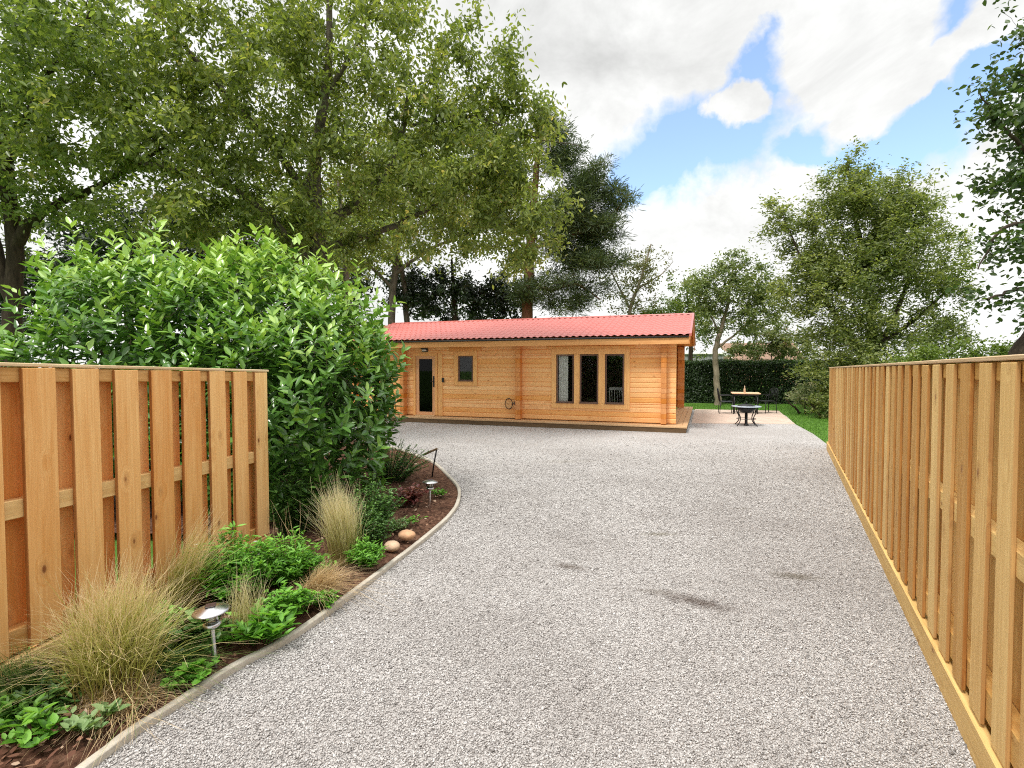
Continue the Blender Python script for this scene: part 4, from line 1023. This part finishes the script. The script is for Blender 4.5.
tree('windblown_tree', 'large bushy windblown tree behind the far end of the yellow fence', spot(875, 415, 19)*[1, 1, 0],
     [limb((872, 415, 19, .20), (872, 350, 19, .16), (865, 280, 19, .11), (852, 215, 19, .06), (842, 165, 19, .02)), limb((872, 360, 19, .10), (900, 300, 19, .07), (915, 240, 19, .04), (905, 185, 19, .02)), limb((870, 370, 19, .10), (830, 310, 19, .07), (800, 260, 19, .04), (780, 215, 19, .015)), limb((872, 350, 19, .08), (925, 310, 18.8, .05), (960, 270, 18.6, .02))],
     [ell(862, 250, 19, 1.9, 1.7, 1.9), ell(835, 300, 18.8, 2.0, 1.7, 1.4), ell(910, 265, 19, 1.7, 1.6, 1.7), ell(870, 340, 18.6, 2.5, 1.8, 1.1), ell(845, 195, 19, 1.15, 1, 1.1, 3.2), ell(842, 165, 19, .4, .5, .45, .35), ell(900, 205, 19, 1.1, 1, .95, 2.6), ell(798, 228, 19, 1.1, .9, .8, 1.6), ell(822, 250, 19, 1.1, 1, 1.1, 1.8), ell(928, 330, 18.8, 1.4, 1.2, .9, 2.2), ell(880, 230, 19, 1.2, 1.1, 1.3, 2.2), ell(775, 210, 19, .5, .5, .25, .2), ell(800, 285, 18.8, 1.2, 1.1, 1.2), ell(945, 280, 18.7, 1.0, .9, 1.1), ell(955, 240, 18.8, .6, .6, .5, .5), ell(835, 365, 18.4, 1.4, 1.2, .8)],
     1000, 68000, .130, .050, M['leaf_wind'], M['bark_dark'], sig=.30, sigz=.22, lean=(-.5, 0, .1), droop_bias=-.15)
tree('maple_tree', 'dark leafed tree leaning in at the right edge above the yellow fence', spot(1000, 470, 9.6)*[1, 1, 0],
     [limb((1012, 470, 10.0, .26), (1020, 365, 10.0, .24), (1045, 320, 10.0, .20), (1075, 230, 10, .15), (1090, 100, 10, .09), (1085, -20, 10, .05)),
      limb((1082, 200, 10, .08), (1045, 170, 9.8, .05), (1005, 140, 9.6, .03), (972, 98, 9.5, .010)),
      limb((1075, 240, 10, .08), (1040, 225, 9.8, .05), (1000, 230, 9.6, .03), (975, 270, 9.5, .010)),
      limb((1088, 110, 10, .06), (1050, 90, 9.8, .04), (1010, 80, 9.7, .02)),
      limb((1050, 310, 10, .07), (1020, 290, 9.8, .04), (985, 300, 9.6, .02))],
     [ell(1025, 110, 9.8, .75, .9, .85), ell(1010, 185, 9.7, .70, .8, .5), ell(1020, 250, 9.7, .75, .8, .5), ell(1100, 50, 10, 1.6, 1.5, 1.5, 2.6), ell(1090, 190, 10, 1.1, 1.2, 1.5, 2), ell(1005, 300, 9.6, .55, .8, .3), ell(985, 120, 9.6, .25, .3, .3, .12), ell(1030, 320, 9.8, .5, .5, .25)],
     330, 12500, .115, .07, M['leaf_right'], M['bark_dark'], sig=.26)
# shrubs
def shrub(name, label, base, ells, nclus, nleaf, L, W, leaf, cat='shrub', sig=.22, **kw):
    x, y = np.mean([e[0] for e in ells]), np.mean([e[1] for e in ells])
    zt = max(e[2] for e in ells)
    lim = [[[x+dx*.3, y, -.02, .05], [x+dx, y, zt*.5, .03], [x+dx*1.6, y, zt*.9, .012]] for dx in (-.5, 0, .45)]
    return tree(name, label, (x, y, 0), lim, ells, nclus, nleaf, L, W, leaf, M['bark_dark'], sig=sig, cat=cat, rmax=.015, **kw)
shrub('flowering_shrub', 'loose green shrub tinged pink growing over the clipped hedge', None, [ell(770, 335, 27, 1.6, 1.2, 1.2), ell(800, 345, 26.5, 1.2, 1.2, .8), ell(745, 352, 27, 1.0, 1.0, .5)], 150, 6500, .14, .07, M['leaf_blossom'])
shrub('variegated_shrub', 'pale streaky shrub on the lawn against the hedge right of the patio', None, [ell(806, 395, 19.2, .62, .5, .42)], 60, 2200, .14, .022, M['leaf_varieg'], sig=.14, droop_bias=-.1)
shrub('green_shrub', 'green shrub at the lawn edge by the far end of the yellow fence', None, [ell(822, 402, 17.6, .42, .5, .45), ell(835, 395, 17.8, .5, .5, .6)], 70, 3200, .09, .045, M['leaf_wind'], sig=.14)
shrub('bright_hedge', 'lime green overgrown hedge showing above the yellow fence', None, [ell(925, 362, 14.5, .9, .6, .45), ell(975, 360, 14, 1.0, .6, .5), ell(1030, 360, 13.6, 1.0, .6, .5), ell(1090, 360, 13.4, 1.0, .6, .6)], 180, 9000, .085, .045, M['leaf_lime'], cat='hedge', sig=.2)
shrub('garden_shrub', 'mid green shrub filling behind the yellow fence under the windblown tree', None, [ell(900, 372, 16.5, 1.5, .8, .7), ell(960, 368, 17, 1.4, .8, .7), ell(1010, 372, 17, 1.4, .8, .7)], 120, 6000, .11, .05, M['leaf_wind'], sig=.25)
# clipped hedge at the back of the garden
def hedge():
    a = np.array([4.0, 26.6]); b = np.array([19.5, 23.6]); d = (b-a)/np.linalg.norm(b-a); nrm = np.array([-d[1], d[0]]); L = np.linalg.norm(b-a)
    root = empty('clipped_hedge', (a[0], a[1], 0), math.atan2(d[1], d[0]), 'dark clipped hedge running behind the patio', 'hedge')
    H = 1.93; T = .9; n = 42000
    s = rng.uniform(0, L, n); f = rng.random(n)
    face = rng.random(n); y = np.where(face < .62, -T/2, rng.uniform(-T/2, T/2, n)); z = np.where(face < .62, rng.uniform(0.02, H, n), H)
    und = .06*np.sin(s*1.7)+.05*np.sin(s*4.1+z*3)
    P = np.stack([s, y+und*(face < .62)+rng.normal(0, .07, n), z+rng.normal(0, .05, n)+.03*np.sin(s*2.3)], 1)
    A = rng.normal(size=(n, 3)); N = rng.normal(0, .6, (n, 3))+np.stack([np.zeros(n), (face < .62)*-.9, (face >= .62)*.9+.3], 1)
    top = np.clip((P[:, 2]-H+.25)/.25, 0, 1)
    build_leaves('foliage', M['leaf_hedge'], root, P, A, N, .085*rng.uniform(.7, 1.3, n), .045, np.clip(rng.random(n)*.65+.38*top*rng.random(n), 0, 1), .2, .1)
    paths = []
    for x in np.arange(.2, L, .3):
        for k in range(3):
            p = np.array([[x, 0, 0], [x+rng.normal(0, .08), rng.normal(0, .15), .9], [x+rng.normal(0, .2), rng.normal(0, .3), 1.8]]); paths.append((smooth_path(p, 6), np.linspace(.025, .006, 6)))
    tubes('stem', M['bark_dark'], root, paths)
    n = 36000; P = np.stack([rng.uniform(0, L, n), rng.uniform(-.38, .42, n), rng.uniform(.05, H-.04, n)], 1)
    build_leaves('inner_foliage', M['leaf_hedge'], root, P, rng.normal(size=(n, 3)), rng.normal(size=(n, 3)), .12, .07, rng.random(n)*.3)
hedge()

# ------------------------------------------------------------------ neighbours beyond the hedge
def neighbours():
    c = spot(757, 367, 48); r = empty('bungalow', (c[0], c[1], 0), R(-10), 'brick bungalow with a brown roof beyond the back hedge', 'house')
    brick = NT('red_brick'); co = brick.coord('Object'); bt = brick.n('ShaderNodeTexBrick'); brick.put(bt.inputs['Vector'], brick.mapping(co, (4.4, 1, 4.4), rot=(R(90), 0, 0)))
    bt.inputs['Color1'].default_value = (.38, .16, .09, 1); bt.inputs['Color2'].default_value = (.46, .22, .13, 1); bt.inputs['Mortar'].default_value = (.5, .42, .35, 1)
    brick = brick.done(brick.bsdf(bt.outputs[0], .85, .2)); tiles = plain('brown_roof_tile', (.24, .15, .10), .85, nz=.35, nscale=6)
    m = MB(); m.span((-2.2, 0, 0), (3.6, 6, 2.35)); m.build('wall', brick, r)
    m = MB(); m.prism([(-.5, 2.35), (3, 4.0), (6.5, 2.35), (6.5, 2.2), (-.5, 2.2)], 'x', -2.6, 4.0); m.build('roof', tiles, r)
    w = MB(); w.span((-.2, -.05, 1.0), (1.2, -.01, 2.0), .01); w = w.build('window', M['white_item'], r)
    m = MB(); m.span((-.1, -.07, 1.08), (1.1, -.052, 1.92)); m.build('pane', M['cell'], w)
    c = spot(704, 367, 34); r = empty('garden_shed', (c[0], c[1], 0), R(-6), 'grey corrugated shed just visible over the hedge by the cabin', 'shed')
    grey = plain('grey_sheet', (.36, .37, .37), .6, nz=.2, nscale=8)
    m = MB()
    for k in range(28): m.span((-1.2+k*.085, 0, 0), (-1.2+k*.085+.06, .04, 2.5), .006)
    m.span((-1.2, .03, 0), (1.2, 2.0, 2.48)); m.build('wall', grey, r)
    m = MB(); m.span((-1.3, -.1, 2.51), (1.3, 2.1, 2.58), .01); m.build('roof', M['white_item'], r)
    c = spot(716, 367, 40); r = empty('white_gazebo', (c[0], c[1], 0), R(8), 'small white pointed canopy between the shed and the slender trunk', 'gazebo')
    m = MB(); m.lathe([(1.3, 2.5), (1.35, 2.62), (.6, 2.95), (0, 3.4)], n=4, smooth=False); m.build('canopy', M['white_item'], r)
    for sx in (-.8, .8):
        for sy in (-.8, .8):
            m = MB(); m.tube([(sx, sy, 0), (sx, sy, 2.6)], .03, 6); m.build('leg', M['white_item'], r)
neighbours()

# ------------------------------------------------------------------ sky and sun
SUN_EL, SUN_AZ = R(58), R(-140)     # azimuth clockwise from +Y: behind and to the left
w = bpy.data.worlds.new('World'); sc.world = w; w.use_nodes = True
q = NT.__new__(NT); q.t = w.node_tree; q.t.nodes.clear()
q.out = q.t.nodes.new('ShaderNodeOutputWorld')
sky = q.n('ShaderNodeTexSky', sky_type='NISHITA', sun_disc=False, sun_elevation=SUN_EL, sun_rotation=SUN_AZ, air_density=1.0, dust_density=.6, ozone_density=1.5)
dirv = q.coord('Generated')
nz1 = q.noise(dirv, 5.5, 7, .58, .2, out='Color')
warp = q.vmath('SUBTRACT', nz1, (.5, .5, .5))
sp = q.n('ShaderNodeSeparateXYZ'); q.put(sp.inputs[0], dirv)
ws = q.n('ShaderNodeSeparateXYZ'); q.put(ws.inputs[0], warp)
az = q.math('ADD', q.math('ARCTAN2', sp.outputs[0], sp.outputs[1]), q.math('MULTIPLY', ws.outputs[0], .17))
el_ = q.math('ADD', q.math('ARCSINE', sp.outputs[2]), q.math('MULTIPLY', ws.outputs[1], .16))
def azel(px, py):
    p = R(1.837); d = Vector(((px-512)/530, math.cos(p)+(384-py)/530*math.sin(p), -math.sin(p)+(384-py)/530*math.cos(p))).normalized()
    return math.atan2(d.x, d.y), math.asin(d.z)
def blob(px, py, rx, ry, ang=0):
    a, e = azel(px, py); a2, e2 = azel(px+1, py); a3, e3 = azel(px, py-1)
    X = q.math('DIVIDE', q.math('SUBTRACT', az, a), abs(a2-a)); Y = q.math('DIVIDE', q.math('SUBTRACT', el_, e), abs(e3-e))
    c, s = math.cos(R(ang)), math.sin(R(ang))
    U = q.math('ADD', q.math('MULTIPLY', X, c/rx), q.math('MULTIPLY', Y, s/rx)); V_ = q.math('ADD', q.math('MULTIPLY', X, -s/ry), q.math('MULTIPLY', Y, c/ry))
    return q.math('SUBTRACT', 1.0, q.math('SQRT', q.math('ADD', q.math('MULTIPLY', U, U), q.math('MULTIPLY', V_, V_))))
holes = [blob(688, 148, 112, 58, 12), blob(752, 84, 54, 30, 50), blob(776, 66, 18, 38, 0), blob(815, 138, 85, 26, -5), blob(905, 126, 110, 56, 5), blob(925, 20, 44, 30, 20), blob(990, 72, 55, 36, 20), blob(640, 175, 60, 30, 0)]
h = holes[0]
for k in holes[1:]: h = q.math('MAXIMUM', h, k)
puffs = [blob(736, 106, 24, 21), blob(848, 60, 66, 60, 0), blob(865, 105, 48, 22, 20), blob(945, 58, 85, 15, 22)]
pf = puffs[0]
for k in puffs[1:]: pf = q.math('MAXIMUM', pf, k)
fine = q.noise(dirv, 16, 6, .6, .3)
edge = q.math('MULTIPLY', q.math('SUBTRACT', fine, .5), .85)
hole = q.math('SUBTRACT', q.math('MINIMUM', h, q.math('MULTIPLY', pf, -1.0)), edge)
blue = q.ramp(hole, [(.0, (0, 0, 0)), (.11, (.30, .30, .30)), (.36, (1, 1, 1))])
shade = q.math('ADD', q.math('MULTIPLY', q.ramp(blob(590, 30, 260, 90, -8), [(0, (0, 0, 0)), (.8, (1, 1, 1))]), .8), 0.0)
bill = q.noise(q.mapping(dirv, (1, 1, 1.6)), 4.5, 8, .62, .3)
tone = q.math('ADD', q.math('MULTIPLY', shade, -.17), q.math('ADD', .92, q.math('MULTIPLY', q.math('SUBTRACT', bill, .5), .95)))
K = 7.6
high = q.n('ShaderNodeMapRange', interpolation_type='SMOOTHSTEP'); q.put(high.inputs[0], sp.outputs[2])
for _i, _v in ((1, .55), (2, .95), (3, 1.0), (4, 2.3)): high.inputs[_i].default_value = _v
tone = q.math('MULTIPLY', tone, high.outputs[0])
cl = q.n('ShaderNodeCombineXYZ')
q.put(cl.inputs[0], q.math('MULTIPLY', tone, K*.995)); q.put(cl.inputs[1], q.math('MULTIPLY', tone, K*1.0)); q.put(cl.inputs[2], q.math('MULTIPLY', tone, K*.985))
skyc = q.vmath('MULTIPLY', sky.outputs[0], (1.80, 1.82, 1.90))
skyc = q.vmath('ADD', skyc, (.6, .7, .7))
final = q.mix(blue, cl.outputs[0], skyc)
bg = q.n('ShaderNodeBackground'); q.put(bg.inputs[0], final); bg.inputs[1].default_value = .1
q.t.links.new(bg.outputs[0], q.out.inputs[0])

sl = bpy.data.lights.new('sun', 'SUN'); sl.energy = 2.2; sl.angle = R(13); sl.color = (1, .96, .90)
so = link(bpy.data.objects.new('sun', sl))
sd = Vector((math.sin(SUN_AZ)*math.cos(SUN_EL), math.cos(SUN_AZ)*math.cos(SUN_EL), math.sin(SUN_EL)))
so.rotation_euler = sd.to_track_quat('Z', 'Y').to_euler(); so.location = (20, -10, 30)

# ------------------------------------------------------------------ camera
cam = bpy.data.cameras.new('camera'); co = link(bpy.data.objects.new('camera', cam))
cam.sensor_width = 36; cam.lens = 36*530/1024; cam.clip_end = 2000; cam.clip_start = .05
co.location = (0, 0, 1.7); co.rotation_euler = (R(90-1.837), 0, 0)
sc.camera = co
sc.render.resolution_x, sc.render.resolution_y = 1024, 768
vs = sc.view_settings; sc.display_settings.display_device = 'sRGB'
vs.view_transform = 'Standard'; vs.look = 'None'; vs.gamma = 1; vs.exposure = 0.58; vs.use_curve_mapping = False
sc.render.engine = 'CYCLES'
cy = sc.cycles; cy.use_denoising = False; cy.use_adaptive_sampling = False; cy.filter_width = 1.1; cy.max_bounces = 8; cy.diffuse_bounces = 6; cy.transparent_max_bounces = 12; cy.sample_clamp_indirect = 2.5
